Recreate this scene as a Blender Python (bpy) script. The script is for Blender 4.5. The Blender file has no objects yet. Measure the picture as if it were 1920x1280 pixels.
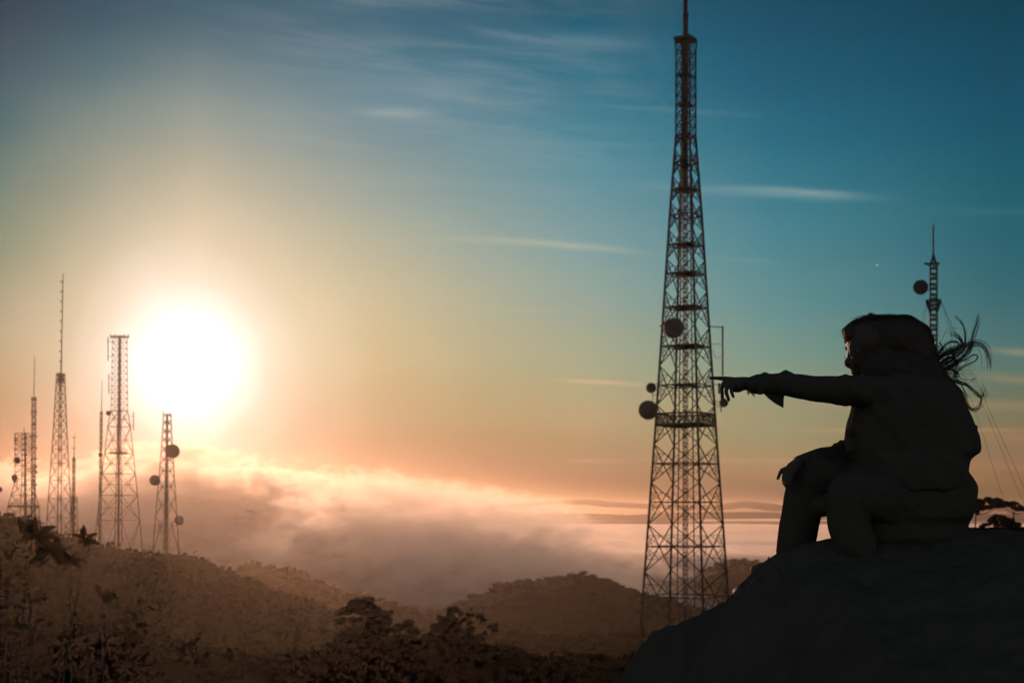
import bpy, bmesh, math, random
from mathutils import Vector, Matrix, noise
from math import radians, sin, cos, pi, atan, tan, exp

# ------------------------------------------------------------------ camera, sky, sun, exposure
sc = bpy.context.scene
F = 2667.0          # 50 mm lens on a 36 mm sensor, in pixels of a 1920 wide frame
HZ = 962.0          # row of the level horizon in that frame

def P(px, py, d, dy=0.0):
    """point at distance d+dy straight ahead that the lens sees at (px, py)"""
    d = d + dy
    return Vector(((px - 960) / F * d, d, (HZ - py) / F * d))

cam_d = bpy.data.cameras.new('camera')
cam = bpy.data.objects.new('camera', cam_d)
sc.collection.objects.link(cam)
cam.location = (0, 0, 0)
cam.rotation_euler = (radians(90), 0, 0)
cam_d.lens = 50; cam_d.sensor_width = 36
cam_d.shift_y = (HZ - 640) / 1920
cam_d.clip_start = 0.05; cam_d.clip_end = 80000
cam_d.dof.use_dof = True
cam_d.dof.focus_distance = 6.0
cam_d.dof.aperture_fstop = 6.0
sc.camera = cam

sc.view_settings.view_transform = 'Standard'
sc.view_settings.look = 'None'
sc.view_settings.exposure = 0.0
sc.view_settings.gamma = 1.0
sc.view_settings.use_curve_mapping = False
sc.render.engine = 'CYCLES'
cy = sc.cycles
cy.use_denoising = True
cy.use_adaptive_sampling = True; cy.adaptive_threshold = 0.03; cy.adaptive_min_samples = 24
cy.max_bounces = 10; cy.diffuse_bounces = 2; cy.glossy_bounces = 2
cy.volume_bounces = 4; cy.transparent_max_bounces = 16; cy.transmission_bounces = 3
cy.volume_step_rate = 1.0; cy.volume_max_steps = 512
cy.sample_clamp_indirect = 4.0

SUN_PX, SUN_PY = 358, 678
sv = Vector(((SUN_PX - 960) / F, 1.0, (HZ - SUN_PY) / F)).normalized()
SUN_EL = math.asin(sv.z); SUN_AZ = math.atan2(sv.x, sv.y)
sd = bpy.data.lights.new('sun', 'SUN')
sd.energy = 3.0; sd.angle = radians(0.55); sd.color = (1.0, 0.56, 0.34)
sun = bpy.data.objects.new('sun', sd)
sc.collection.objects.link(sun)
sun.rotation_euler = (-sv).to_track_quat('-Z', 'Y').to_euler()
sun.location = (-30, 60, 40)

def lin(c):
    c = c / 255.0
    return c / 12.92 if c <= 0.04045 else ((c + 0.055) / 1.055) ** 2.4
def RGB(r, g, b, a=1.0): return (lin(r), lin(g), lin(b), a)

class NT:
    """small helper to write node trees"""
    def __init__(s, nt): s.nt = nt; s.N = nt.nodes; s.L = nt.links
    def node(s, t, **kw):
        n = s.N.new(t)
        for k, v in kw.items(): setattr(n, k, v)
        return n
    def put(s, sock, v):
        if isinstance(v, bpy.types.NodeSocket): s.L.new(v, sock)
        elif v is not None: sock.default_value = v
    def math(s, op, a, b=None, c=None, clamp=False):
        n = s.node('ShaderNodeMath', operation=op, use_clamp=clamp)
        s.put(n.inputs[0], a)
        if b is not None: s.put(n.inputs[1], b)
        if c is not None: s.put(n.inputs[2], c)
        return n.outputs[0]
    def smooth(s, v, a, b, lo=0.0, hi=1.0, kind='SMOOTHSTEP'):
        n = s.node('ShaderNodeMapRange', interpolation_type=kind, clamp=True)
        s.put(n.inputs[0], v); s.put(n.inputs[1], a); s.put(n.inputs[2], b); s.put(n.inputs[3], lo); s.put(n.inputs[4], hi)
        return n.outputs[0]
    def ramp(s, v, stops, interp='LINEAR'):
        n = s.node('ShaderNodeValToRGB'); cr = n.color_ramp; cr.interpolation = interp
        while len(cr.elements) > 1: cr.elements.remove(cr.elements[-1])
        cr.elements[0].position = stops[0][0]; cr.elements[0].color = stops[0][1]
        for p, c in stops[1:]:
            e = cr.elements.new(p); e.color = c
        s.put(n.inputs[0], v)
        return n.outputs[0]
    def mix(s, f, a, b, mode='MIX'):
        n = s.node('ShaderNodeMix', data_type='RGBA', blend_type=mode)
        s.put(n.inputs['Factor'], f)
        s.put([i for i in n.inputs if i.name == 'A' and i.type == 'RGBA'][0], a)
        s.put([i for i in n.inputs if i.name == 'B' and i.type == 'RGBA'][0], b)
        return [o for o in n.outputs if o.type == 'RGBA'][0]
    def noise(s, vec, scale, detail=4, rough=0.5, dist=0.0):
        n = s.node('ShaderNodeTexNoise')
        s.put(n.inputs['Vector'], vec); n.inputs['Scale'].default_value = scale
        n.inputs['Detail'].default_value = detail; n.inputs['Roughness'].default_value = rough
        n.inputs['Distortion'].default_value = dist
        return n.outputs['Fac']
    def comb(s, x, y, z):
        n = s.node('ShaderNodeCombineXYZ')
        s.put(n.inputs[0], x); s.put(n.inputs[1], y); s.put(n.inputs[2], z)
        return n.outputs[0]
    def sep(s, v):
        n = s.node('ShaderNodeSeparateXYZ'); s.put(n.inputs[0], v)
        return n.outputs[0], n.outputs[1], n.outputs[2]

world = bpy.data.worlds.new('World'); sc.world = world
world.use_nodes = True
world.node_tree.nodes.clear()
w = NT(world.node_tree)
tc = w.node('ShaderNodeTexCoord')
dx, dy_, dz = w.sep(tc.outputs['Generated'])
hor = w.math('SQRT', w.math('ADD', w.math('MULTIPLY', dx, dx), w.math('MULTIPLY', dy_, dy_)))
el = w.math('DIVIDE', dz, w.math('MAXIMUM', hor, 1e-4))      # tangent of the elevation
az = w.math('ARCTAN2', dx, dy_)                              # azimuth, 0 straight ahead

# colours of the dusk sky by elevation, at several compass directions
cols = {
  -120: [(0,(4,31,61)),(100,(8,45,72)),(200,(16,56,83)),(300,(26,78,95)),(400,(37,96,96)),(560,(54,103,91)),(700,(68,94,65)),(830,(73,54,36)),(900,(77,53,38)),(962,(74,52,38))],
  0: [(0,(8,52,77)),(100,(14,65,87)),(200,(25,84,101)),(300,(34,101,108)),(400,(66,114,108)),(500,(87,124,105)),(600,(114,129,104)),(700,(116,119,86)),(830,(78,57,39)),(900,(80,56,41)),(962,(77,54,41))],
  365: [(0,(23,84,106)),(100,(64,106,120)),(200,(109,135,135)),(300,(140,151,137)),(400,(169,167,140)),(500,(186,181,147)),(600,(172,183,152)),(700,(132,163,136)),(800,(88,80,66)),(880,(87,65,47)),(962,(79,54,41))],
  700: [(0,(34,92,118)),(100,(57,111,132)),(200,(88,132,147)),(300,(113,144,147)),(400,(137,158,148)),(500,(161,167,143)),(600,(168,167,132)),(700,(156,150,111)),(800,(115,108,75)),(880,(87,60,43)),(962,(77,53,40))],
  1100: [(0,(6,84,111)),(100,(15,102,129)),(200,(41,118,141)),(300,(70,136,153)),(400,(100,147,156)),(500,(121,156,154)),(600,(141,159,143)),(700,(153,158,128)),(800,(158,142,107)),(880,(123,101,79)),(925,(74,52,37)),(962,(69,50,36))],
  1450: [(0,(3,73,97)),(100,(4,83,109)),(200,(8,95,121)),(300,(26,109,133)),(400,(50,123,141)),(500,(70,133,144)),(600,(91,141,141)),(700,(118,146,128)),(760,(141,144,114)),(830,(139,136,101)),(880,(138,118,86)),(925,(66,65,52)),(962,(61,45,32))],
  1880: [(0,(2,60,81)),(100,(2,67,89)),(200,(4,75,99)),(300,(5,83,105)),(400,(15,92,109)),(500,(27,97,111)),(600,(51,105,113)),(680,(74,113,109)),(740,(93,112,96)),(800,(117,112,84)),(870,(130,103,75)),(925,(86,72,39)),(962,(54,38,26))],
  180: [(0,(16,69,91)),(100,(24,87,105)),(200,(63,111,120)),(300,(99,129,122)),(400,(119,138,121)),(500,(142,149,122)),(600,(149,153,122)),(700,(125,138,110)),(830,(86,63,44)),(900,(85,60,44)),(962,(78,54,41))],
}
VMIN, VMAX = -0.02, 0.40
def vpos(py): return ((HZ - py) / F - VMIN) / (VMAX - VMIN)
evn = w.smooth(el, VMIN, VMAX, 0, 1, 'LINEAR')
ramps = []
for px in sorted(cols):
    st = sorted([(max(0, vpos(py)), RGB(*c)) for py, c in cols[px]])
    ramps.append((atan((px - 960) / F), w.ramp(evn, st, 'B_SPLINE' if False else 'EASE' if False else 'CARDINAL')))
sky = ramps[0][1]
for (a0, _), (a1, c1) in zip(ramps, ramps[1:]):
    sky = w.mix(w.smooth(az, a0, a1, 0, 1, 'SMOOTHSTEP' if False else 'LINEAR'), sky, c1)

# thin high cloud: broad mottled cirrus and single streaks
sxy = w.comb(w.math('MULTIPLY', az, 5.0), w.math('MULTIPLY_ADD', az, 3.0, w.math('MULTIPLY', el, 42.0)), 0.0)
ci = w.noise(sxy, 1.0, 6, 0.6, 0.6)
sxy2 = w.comb(w.math('MULTIPLY', az, 9.0), w.math('MULTIPLY_ADD', az, 10.0, w.math('MULTIPLY', el, 90.0)), 3.3)
ci2 = w.noise(sxy2, 1.0, 5, 0.6, 0.4)
zone = w.math('MULTIPLY', w.smooth(az, -0.26, -0.05), w.smooth(az, 0.14, 0.0))
zone = w.math('MULTIPLY', zone, w.smooth(el, 0.18, 0.30))
cw = w.math('MULTIPLY', w.smooth(w.math('MULTIPLY_ADD', ci2, 0.45, w.math('MULTIPLY', ci, 0.6)), 0.42, 0.75), zone)
sky = w.mix(w.math('MULTIPLY', cw, 0.28), sky, RGB(168, 180, 178))
warp = w.math('MULTIPLY', w.math('SUBTRACT', w.noise(w.comb(w.math('MULTIPLY', az, 14.0), 0.0, 1.7), 1.0, 3, 0.5), 0.5), 0.0045)
elw = w.math('ADD', el, warp)
def streak(x0, y0, x1, y1, wd, amt, col, sag=0.0, fade=0.25, rough=0.5):
    """a wisp from column x0,row y0 to x1,y1 of the photograph's sky, turned into directions"""
    a0, a1 = atan((x0 - 960) / F), atan((x1 - 960) / F)
    e0, e1 = (HZ - y0) / F * cos(a0), (HZ - y1) / F * cos(a1)
    t = w.smooth(az, a0, a1, 0, 1, 'LINEAR')
    c = w.math('MULTIPLY_ADD', t, e1 - e0, e0)
    if sag: c = w.math('MULTIPLY_ADD', w.math('MULTIPLY', t, w.math('SUBTRACT', 1.0, t)), sag * 4 / F, c)
    d = w.math('DIVIDE', w.math('SUBTRACT', elw, c), wd / F)
    g = w.math('EXPONENT', w.math('MULTIPLY', w.math('MULTIPLY', d, d), -1.0))
    fade = min(0.5, fade * 1.5)
    en = w.math('MULTIPLY', w.smooth(t, 0.0, fade), w.smooth(t, 1.0, 1.0 - fade))
    nz = w.smooth(w.noise(sxy2, 1.3, 4, 0.6), 0.25, 0.25 + rough, 0.35, 1.0)
    f = w.math('MULTIPLY', w.math('MULTIPLY', w.math('MULTIPLY', g, en), nz), amt * 0.72, clamp=True)
    global sky
    sky = w.mix(f, sky, RGB(*col))
streak(1110, 344, 1760, 372, 9, 0.62, (150, 178, 172), 0, .45)
streak(1300, 348, 1660, 364, 6, 0.5, (176, 190, 176), 0, .3)
streak(760, 446, 1290, 486, 7, 0.55, (196, 192, 164), 12, .3)
streak(1290, 484, 1520, 494, 5, 0.25, (150, 170, 160), 0, .4)
streak(930, 190, 1540, 224, 5, 0.30, (120, 158, 168), 5, .3)
streak(820, 60, 1330, 84, 16, 0.34, (128, 162, 170), 0, .4)
streak(560, 150, 960, 172, 14, 0.22, (160, 170, 168), 0, .4)
streak(640, 208, 860, 212, 9, 0.5, (190, 196, 186), 0, .4)
streak(800, 258, 1350, 276, 6, 0.22, (140, 170, 174), 0, .4)
streak(500, 20, 800, 2, 12, 0.3, (120, 140, 152), 0, .4)
streak(1680, 392, 2100, 402, 7, 0.30, (92, 134, 138), 0, .3)
streak(1000, 708, 1260, 726, 4, 0.7, (222, 186, 140), 0, .35)
streak(840, 576, 1120, 584, 5, 0.22, (196, 186, 152), 0, .4)
for a in [(1820,652,2100,676,6,.8,(196,168,128)), (1780,700,2100,724,10,.5,(176,146,104)), (1440,752,2100,762,9,.62,(190,152,110)),
          (1700,738,2100,742,5,.4,(96,104,84)), (1380,802,2100,806,4,.5,(196,152,110)), (1770,818,2100,822,8,.6,(172,118,88)),
          (1770,845,2100,842,6,.45,(112,104,72)), (1440,868,2100,878,9,.55,(180,122,92)), (1100,862,1700,864,4,.35,(206,152,112)),
          (1300,884,2100,902,12,.35,(190,128,96)), (1440,842,1900,850,5,.3,(146,136,96)), (1040,862,1200,866,4,.4,(210,150,112)),
          (1500,776,2100,786,6,.35,(124,118,84))]:
    streak(*a, 0, .25)
# sky out of frame: pale behind, set to brighten girl and rock, blue overhead
back = w.ramp(w.smooth(dz, -0.1, 1.0, 0, 1, 'LINEAR'), [(0, RGB(188, 176, 164)), (0.10, RGB(188, 176, 166)), (0.3, RGB(160, 158, 155)), (0.7, RGB(92, 100, 106)), (1.0, RGB(48, 66, 80))])
sky = w.mix(w.smooth(w.math('ABSOLUTE', az), 0.42, 1.5), sky, back)
sky = w.mix(w.smooth(el, 0.38, 1.6), sky, RGB(40, 66, 82))
# the tiny morning moon
mv = Vector(((1645 - 960) / F, 1.0, (HZ - 497) / F)).normalized()
dm = w.node('ShaderNodeVectorMath', operation='DISTANCE'); w.L.new(tc.outputs['Generated'], dm.inputs[0]); dm.inputs[1].default_value = mv
sky = w.mix(w.smooth(dm.outputs['Value'], 0.0011, 0.0005), sky, RGB(165, 165, 160))
# glow round the sun
dot = w.node('ShaderNodeVectorMath', operation='DOT_PRODUCT')
w.L.new(tc.outputs['Generated'], dot.inputs[0]); dot.inputs[1].default_value = sv
ang = w.math('ARCCOSINE', w.math('MINIMUM', dot.outputs['Value'], 0.9999999))
def G(v, r, g, b): return (v * r, v * g, v * b, 1)
angn = w.math('MULTIPLY', ang, w.math('MULTIPLY_ADD', w.noise(tc.outputs['Generated'], 9.0, 2, 0.5), 0.6, 0.78))
gf = w.ramp(w.math('DIVIDE', angn, 0.30), [(0.0, G(1, 1, 1, 1)), (0.085, G(1, 1, 1, 1)), (0.135, G(.80, 1, 1, 1)), (0.19, G(.50, 1, 1, 1)),
      (0.28, G(.25, 1, 1, 1)), (0.42, G(.09, 1, 1, 1)), (0.65, G(.015, 1, 1, 1)), (1.0, G(0, 1, 1, 1))], 'CARDINAL')
core = w.ramp(w.math('DIVIDE', angn, 0.30), [(0.0, (1.5, 1.45, 1.4, 1)), (0.14, (1.02, 1.0, .95, 1)), (0.3, (.92, .88, .78, 1))])
sky = w.mix(gf, sky, core)
nish = w.node('ShaderNodeTexSky', sky_type='NISHITA')
nish.sun_disc = False; nish.sun_elevation = SUN_EL; nish.sun_rotation = SUN_AZ
nish.air_density = 1.0; nish.dust_density = 1.0
bg1 = w.node('ShaderNodeBackground'); w.L.new(sky, bg1.inputs[0]); bg1.inputs[1].default_value = 1.0
bg2 = w.node('ShaderNodeBackground'); w.L.new(nish.outputs[0], bg2.inputs[0]); bg2.inputs[1].default_value = 0.0004
ad = w.node('ShaderNodeAddShader'); w.L.new(bg1.outputs[0], ad.inputs[0]); w.L.new(bg2.outputs[0], ad.inputs[1])
wo = w.node('ShaderNodeOutputWorld'); w.L.new(ad.outputs[0], wo.inputs['Surface'])
world.cycles.sampling_method = 'MANUAL'; world.cycles.sample_map_resolution = 1024

# ------------------------------------------------------------------ helpers
def link(o): sc.collection.objects.link(o); return o
def tag(o, label=None, cat=None, group=None, kind=None):
    if label: o['label'] = label
    if cat: o['category'] = cat
    if group: o['group'] = group
    if kind: o['kind'] = kind
    return o
def empty(name, loc, label, cat, group=None):
    o = bpy.data.objects.new(name, None); link(o); o.location = loc; o.empty_display_size = 0.3
    return tag(o, label, cat, group)
def obj(name, me, mat, parent=None, smooth=False):
    """me: a bmesh or mesh in world coordinates"""
    if isinstance(me, bmesh.types.BMesh):
        m = bpy.data.meshes.new(name); me.to_mesh(m); me.free(); me = m
    o = bpy.data.objects.new(name, me); link(o)
    if mat: me.materials.append(mat)
    if smooth:
        me.polygons.foreach_set('use_smooth', [True] * len(me.polygons))
    if parent:
        base = parent.location.copy(); q = parent
        while q.parent: q = q.parent; base = base + q.location
        me.transform(Matrix.Translation(-base))
        o.parent = parent
    return o

def mat(name, col, rough=0.8, var=0.25, scale=6.0, metal=0.0, bump=0.0, spec=0.3, trans=0.0, tcol=None, coord='Object'):
    m = bpy.data.materials.new(name); m.use_nodes = True
    n = NT(m.node_tree); n.N.clear()
    t = n.node('ShaderNodeTexCoord')
    f = n.noise(t.outputs[coord], scale, 6, 0.6)
    dark = tuple(c * (1 - var) for c in col) + (1,); lite = tuple(min(1, c * (1 + var)) for c in col) + (1,)
    c = n.mix(n.smooth(f, 0.3, 0.7), dark, lite)
    b = n.node('ShaderNodeBsdfPrincipled')
    n.put(b.inputs['Base Color'], c); b.inputs['Roughness'].default_value = rough
    b.inputs['Metallic'].default_value = metal; b.inputs['Specular IOR Level'].default_value = spec
    if bump:
        bn = n.node('ShaderNodeBump'); bn.inputs['Strength'].default_value = bump
        n.put(bn.inputs['Height'], n.noise(t.outputs[coord], scale * 2.5, 8, 0.65)); n.L.new(bn.outputs[0], b.inputs['Normal'])
    o = n.node('ShaderNodeOutputMaterial'); s = b.outputs[0]
    if trans:
        tr = n.node('ShaderNodeBsdfTranslucent'); tr.inputs[0].default_value = (tcol or col) + (1,)
        mx = n.node('ShaderNodeMixShader'); mx.inputs[0].default_value = trans
        n.L.new(s, mx.inputs[1]); n.L.new(tr.outputs[0], mx.inputs[2]); s = mx.outputs[0]
    n.L.new(s, o.inputs['Surface'])
    return m

def lerp_pts(pts, x):
    if x <= pts[0][0]: return pts[0][1]
    for (a, b), (c, d) in zip(pts, pts[1:]):
        if x <= c:
            t = (x - a) / (c - a); t = t * t * (3 - 2 * t) * 0.5 + t * 0.5
            return b + (d - b) * t
    return pts[-1][1]

def bar(bm, a, b, wd, wd2=None, n=4):
    """square (or n sided) bar from a to b"""
    a = Vector(a); b = Vector(b); d = b - a
    if d.length < 1e-6: return
    q = d.to_track_quat('Z', 'Y'); wd2 = wd if wd2 is None else wd2
    r0 = []; r1 = []
    for k in range(n):
        t = pi / n + k * 2 * pi / n
        o = q @ Vector((cos(t), sin(t), 0))
        s = 0.7071 if n == 4 else 0.5
        r0.append(bm.verts.new(a + o * wd * s)); r1.append(bm.verts.new(b + o * wd2 * s))
    for k in range(n):
        bm.faces.new((r0[k], r0[(k + 1) % n], r1[(k + 1) % n], r1[k]))
    bm.faces.new(r0[::-1]); bm.faces.new(r1)

def tube(bm, pts, rad, n=6):
    """tube through points, rad(t) or number, tapering caps"""
    rings = []; m = len(pts)
    prev = None
    for i, p in enumerate(pts):
        d = (pts[min(i + 1, m - 1)] - pts[max(i - 1, 0)])
        if d.length < 1e-9: d = Vector((0, 0, 1))
        d.normalize()
        if prev is None:
            u = d.orthogonal().normalized()
        else:
            u = prev - d * prev.dot(d)
            u = u.normalized() if u.length > 1e-6 else d.orthogonal().normalized()
        prev = u; v = d.cross(u)
        r = rad(i / (m - 1)) if callable(rad) else rad
        rings.append([bm.verts.new(p + (u * cos(2 * pi * k / n) + v * sin(2 * pi * k / n)) * r) for k in range(n)])
    for a, b in zip(rings, rings[1:]):
        for k in range(n):
            bm.faces.new((a[k], a[(k + 1) % n], b[(k + 1) % n], b[k]))
    bm.faces.new(rings[0][::-1]); bm.faces.new(rings[-1])

def catmull(pts, sub=5):
    out = []
    n = len(pts)
    for i in range(n - 1):
        p0, p1, p2, p3 = pts[max(i - 1, 0)], pts[i], pts[i + 1], pts[min(i + 2, n - 1)]
        for k in range(sub):
            t = k / sub
            out.append(0.5 * ((2 * p1) + (p2 - p0) * t + (2 * p0 - 5 * p1 + 4 * p2 - p3) * t * t + (3 * p1 - p0 - 3 * p2 + p3) * t ** 3))
    out.append(pts[-1])
    return out

# ------------------------------------------------------------------ the land
R = random.Random(7)
M_hill = mat('hill_soil', (0.009, 0.008, 0.007), 0.95, 0.4, 0.05, spec=0.0)
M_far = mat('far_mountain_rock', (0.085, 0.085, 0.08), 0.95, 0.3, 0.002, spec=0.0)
M_can = mat('forest_leaves', (0.012, 0.011, 0.009), 0.9, 0.5, 0.12, spec=0.0)
M_rock = mat('dark_rock', (0.046, 0.045, 0.042), 0.95, 0.12, 3.0, bump=0.08, spec=0.0)
M_ground = mat('valley_ground', (0.06, 0.06, 0.04), 0.95, 0.4, 0.01, spec=0.0)

def gridmesh(name, xs, ys, zf, m, smooth=True):
    bm = bmesh.new(); V = []
    for y in ys:
        V.append([bm.verts.new((x, y, zf(x, y))) for x in xs])
    for j in range(len(ys) - 1):
        for i in range(len(xs) - 1):
            bm.faces.new((V[j][i], V[j][i + 1], V[j + 1][i + 1], V[j + 1][i]))
    return obj(name, bm, m, smooth=smooth)
def span(a, b, n): return [a + (b - a) * i / (n - 1) for i in range(n)]

# one base sheet that reaches the horizon, and the sea of fog lying over it
g = gridmesh('ground', span(-14500, 14500, 40), span(-14500, 14800, 40), lambda x, y: -170.0, M_ground)
tag(g, kind='structure')

def hill(name, D, pts, front, back, near, far, x0, x1, nx=160, rough=1.0, m=M_hill, ny=40, low=-165, fan=1.0):
    """ridge whose skyline at distance D follows pts (column,row), falling away both ways"""
    f = []
    def zf(x, y):
        px = x / max(fan * D + (1 - fan) * y, 1.0) * F + 960
        z = (HZ - lerp_pts(pts, px)) / F * D
        dd = D - y
        fr = lerp_pts(front, px) if isinstance(front, list) else front
        z -= fr * dd if dd > 0 else back * (-dd)
        q = min(1.0, abs(dd) / (0.15 * D) + 0.25)
        z += rough * D * 0.012 * q * (noise.fractal(Vector((x, y, D)) * (9.0 / D), 0.9, 2.2, 5))
        return max(z, low)
    f.append(zf)
    ys = sorted(set(span(near, D, ny) + span(D, far, ny // 3)))
    o = gridmesh(name, span(x0, x1, nx), ys, zf, m)
    tag(o, kind='structure')
    return zf
zf_left = hill('left_hill', 400, [(-600, 960), (-60, 986), (20, 994), (60, 1008), (120, 1030), (180, 1054), (260, 1058), (340, 1066), (380, 1074), (420, 1096), (460, 1112), (530, 1138), (580, 1154), (620, 1178), (660, 1196), (720, 1226), (800, 1266), (900, 1315), (1100, 1420)],
     0.004, 0.25, 75, 600, -260, 60, 220, ny=70, fan=0.2)
zf_second = hill('second_hill', 760, [(200, 1051), (390, 1067), (430, 1075), (470, 1065), (530, 1067), (560, 1077), (600, 1099), (650, 1115), (700, 1127), (760, 1143), (800, 1167), (860, 1183), (950, 1217), (1050, 1251), (1200, 1311)],
     0.22, 0.5, 480, 1000, -260, 120, 150)
zf_mid = hill('middle_hill', 900, [(700, 1208), (820, 1148), (900, 1116), (950, 1098), (1000, 1090), (1060, 1082), (1090, 1080), (1130, 1088), (1170, 1106), (1220, 1120), (1300, 1136), (1370, 1148), (1500, 1188), (1700, 1258)],
     0.22, 0.5, 560, 1150, -120, 260, 150)
zf_low = hill('valley_hill', 420, [(600, 1260), (800, 1216), (930, 1206), (1000, 1200), (1060, 1206), (1100, 1214), (1200, 1206), (1300, 1200), (1600, 1270)],
     0.05, 0.4, 230, 560, -90, 120, 120, fan=0.6)
zf_near = hill('near_slope', 150, [(-900, 1190), (-200, 1196), (200, 1222), (420, 1246), (560, 1246), (660, 1226), (800, 1214), (940, 1238), (1060, 1262), (1160, 1256), (1300, 1240)],
     0.0, 0.3, 50, 215, -90, 30, 160, 1.0, ny=40, fan=0.3)
zf_haz = hill('hazy_hill', 1480, [(1100, 1115), (1230, 1091), (1290, 1083), (1330, 1061), (1360, 1049), (1390, 1045), (1420, 1051), (1445, 1065), (1500, 1087), (1700, 1155)],
     0.24, 0.4, 1000, 1650, 20, 420, 100)
RID = [(-700, 940), (-100, 936), (100, 934), (220, 926), (300, 926), (420, 936), (500, 944), (560, 950), (640, 954), (690, 962), (760, 984), (850, 1004), (900, 1011), (1000, 1030), (1060, 1040), (1120, 1056), (1200, 1076), (1300, 1092), (1500, 1120), (1700, 1160)]
D_R = 1600.0
SLP = [(-700, 0.30), (450, 0.28), (600, 0.16), (700, 0.075), (760, 0.062), (1500, 0.06)]
zf_ridge = hill('fog_ridge', D_R, RID, SLP, 0.45, 800, 2100, -1000, 330, 200, 0.5)
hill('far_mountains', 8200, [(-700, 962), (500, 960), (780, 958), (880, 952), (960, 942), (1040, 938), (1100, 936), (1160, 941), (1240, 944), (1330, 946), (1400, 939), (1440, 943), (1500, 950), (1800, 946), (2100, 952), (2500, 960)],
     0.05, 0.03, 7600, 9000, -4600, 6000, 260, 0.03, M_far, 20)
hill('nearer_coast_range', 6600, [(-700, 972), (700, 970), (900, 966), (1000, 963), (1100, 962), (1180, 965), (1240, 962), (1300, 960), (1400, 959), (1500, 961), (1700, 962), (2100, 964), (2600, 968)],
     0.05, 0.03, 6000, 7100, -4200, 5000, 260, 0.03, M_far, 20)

# fog sea
M_fs = bpy.data.materials.new('fog_sea_vapour'); M_fs.use_nodes = True
n = NT(M_fs.node_tree); n.N.clear()
pv = n.node('ShaderNodeVolumePrincipled'); pv.inputs['Color'].default_value = (0.96, 0.85, 0.80, 1)  # warm sunset light mixed into the colour of white fog
pv.inputs['Density'].default_value = 0.02; pv.inputs['Anisotropy'].default_value = 0.3
o_ = n.node('ShaderNodeOutputMaterial'); n.L.new(pv.outputs[0], o_.inputs['Volume'])
def fog_sea():
    xs = span(-6000, 7500, 200); ys = [1500 * (9.46 ** (i / 119)) for i in range(120)]
    def zf(x, y): return -44 + 7 * noise.fractal(Vector((x, y * 0.6, 0)) * 0.004, 1, 2.1, 4) * min(1, 3000 / y)
    bm = bmesh.new()
    V = [[bm.verts.new((x, y, zf(x, y))) for x in xs] for y in ys]
    for j in range(len(ys) - 1):
        for i in range(len(xs) - 1):
            bm.faces.new((V[j][i], V[j][i + 1], V[j + 1][i + 1], V[j + 1][i]))
    lo = [bm.verts.new((x, y, -168)) for x, y in ((xs[0], ys[0]), (xs[-1], ys[0]), (xs[-1], ys[-1]), (xs[0], ys[-1]))]
    bm.faces.new((lo[0], lo[3], lo[2], lo[1]))
    bm.faces.new(V[0][::-1] + [lo[0], lo[1]])
    bm.faces.new(V[-1] + [lo[2], lo[3]])
    bm.faces.new([r[0] for r in V] + [lo[3], lo[0]])
    bm.faces.new([r[-1] for r in V][::-1] + [lo[1], lo[2]])
    tag(obj('fog_sea', bm, M_fs, smooth=True), kind='stuff')
fog_sea()

# woods on the hills: many leafy crowns in one mesh per hill
_t = bmesh.new(); bmesh.ops.create_icosphere(_t, subdivisions=2, radius=1.0)
ICO_V = [v.co.copy() for v in _t.verts]; ICO_F = [[v.index for v in f.verts] for f in _t.faces]; _t.free()
def woods(name, zf, D, x0, x1, ny, nsky, size, cards=46, depth=0.3, seed=1, fan=None):
    """crowns: an uneven leafy lobe each, with a coat of leaf clumps"""
    rr = random.Random(seed); V = []; FC = []
    for k in range(ny + nsky):
        x = rr.uniform(x0, x1)
        y = D + rr.gauss(0, 0.012 * D) if k < nsky else D * (1 - depth * rr.random() ** 0.7)
        if fan: x *= (fan * D + (1 - fan) * y) / D
        z = zf(x, y)
        if z < -160: continue
        s = size * rr.uniform(0.55, 1.25) * (1.0 if rr.random() > 0.08 else 1.5)
        if y < 0.6 * D: s *= 0.6 + 0.4 * y / (0.6 * D)
        c = Vector((x, y, z + s * 0.35)); n0 = len(V)
        for v in ICO_V:
            q = 0.66 + 0.4 * noise.noise(v * 2.2 + c)
            V.append((c.x + v.x * s * q, c.y + v.y * s * q, c.z + v.z * s * 0.6 * q))
        FC += [[a + n0 for a in f] for f in ICO_F]
        cs = s * 0.13
        for _ in range(cards):
            v = Vector((rr.gauss(0, 1), rr.gauss(0, 1), abs(rr.gauss(0, 1)) - 0.2)).normalized() * rr.uniform(0.62, 1.06)
            p = c + Vector((v.x * s, v.y * s, v.z * s * 0.62))
            q = Vector((rr.gauss(0, 1), rr.gauss(0, 1), rr.gauss(0, 1))).normalized()
            u = q.orthogonal().normalized(); ww = q.cross(u); h = cs * rr.uniform(0.6, 1.4); n0 = len(V)
            V += [tuple(p + u * h), tuple(p + ww * h * 0.7), tuple(p - u * h), tuple(p - ww * h * 0.7)]
            FC.append([n0, n0 + 1, n0 + 2, n0 + 3])
    me = bpy.data.meshes.new(name); me.from_pydata(V, [], FC); me.update()
    o = obj(name, me, M_can, smooth=True); tag(o, kind='stuff')
woods('woods_on_left_hill', zf_left, 400, -230, 10, 3400, 560, 3.9, 56, 0.78, 1, 0.2)
woods('woods_on_near_slope', zf_near, 150, -85, 16, 700, 260, 1.5, 80, 0.62, 9, 0.3)
woods('woods_on_second_hill', zf_second, 760, -230, 40, 1100, 500, 3.3, 40, 0.25, 2)
woods('woods_on_middle_hill', zf_mid, 900, -80, 200, 1500, 600, 2.7, 40, 0.25, 3)
woods('woods_on_valley_hill', zf_low, 420, -75, 85, 900, 260, 3.2, 40, 0.42, 4, 0.6)
woods('woods_on_fog_ridge', zf_ridge, D_R, -300, 300, 60, 200, 7.0, 30, 0.1, 5)
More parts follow.
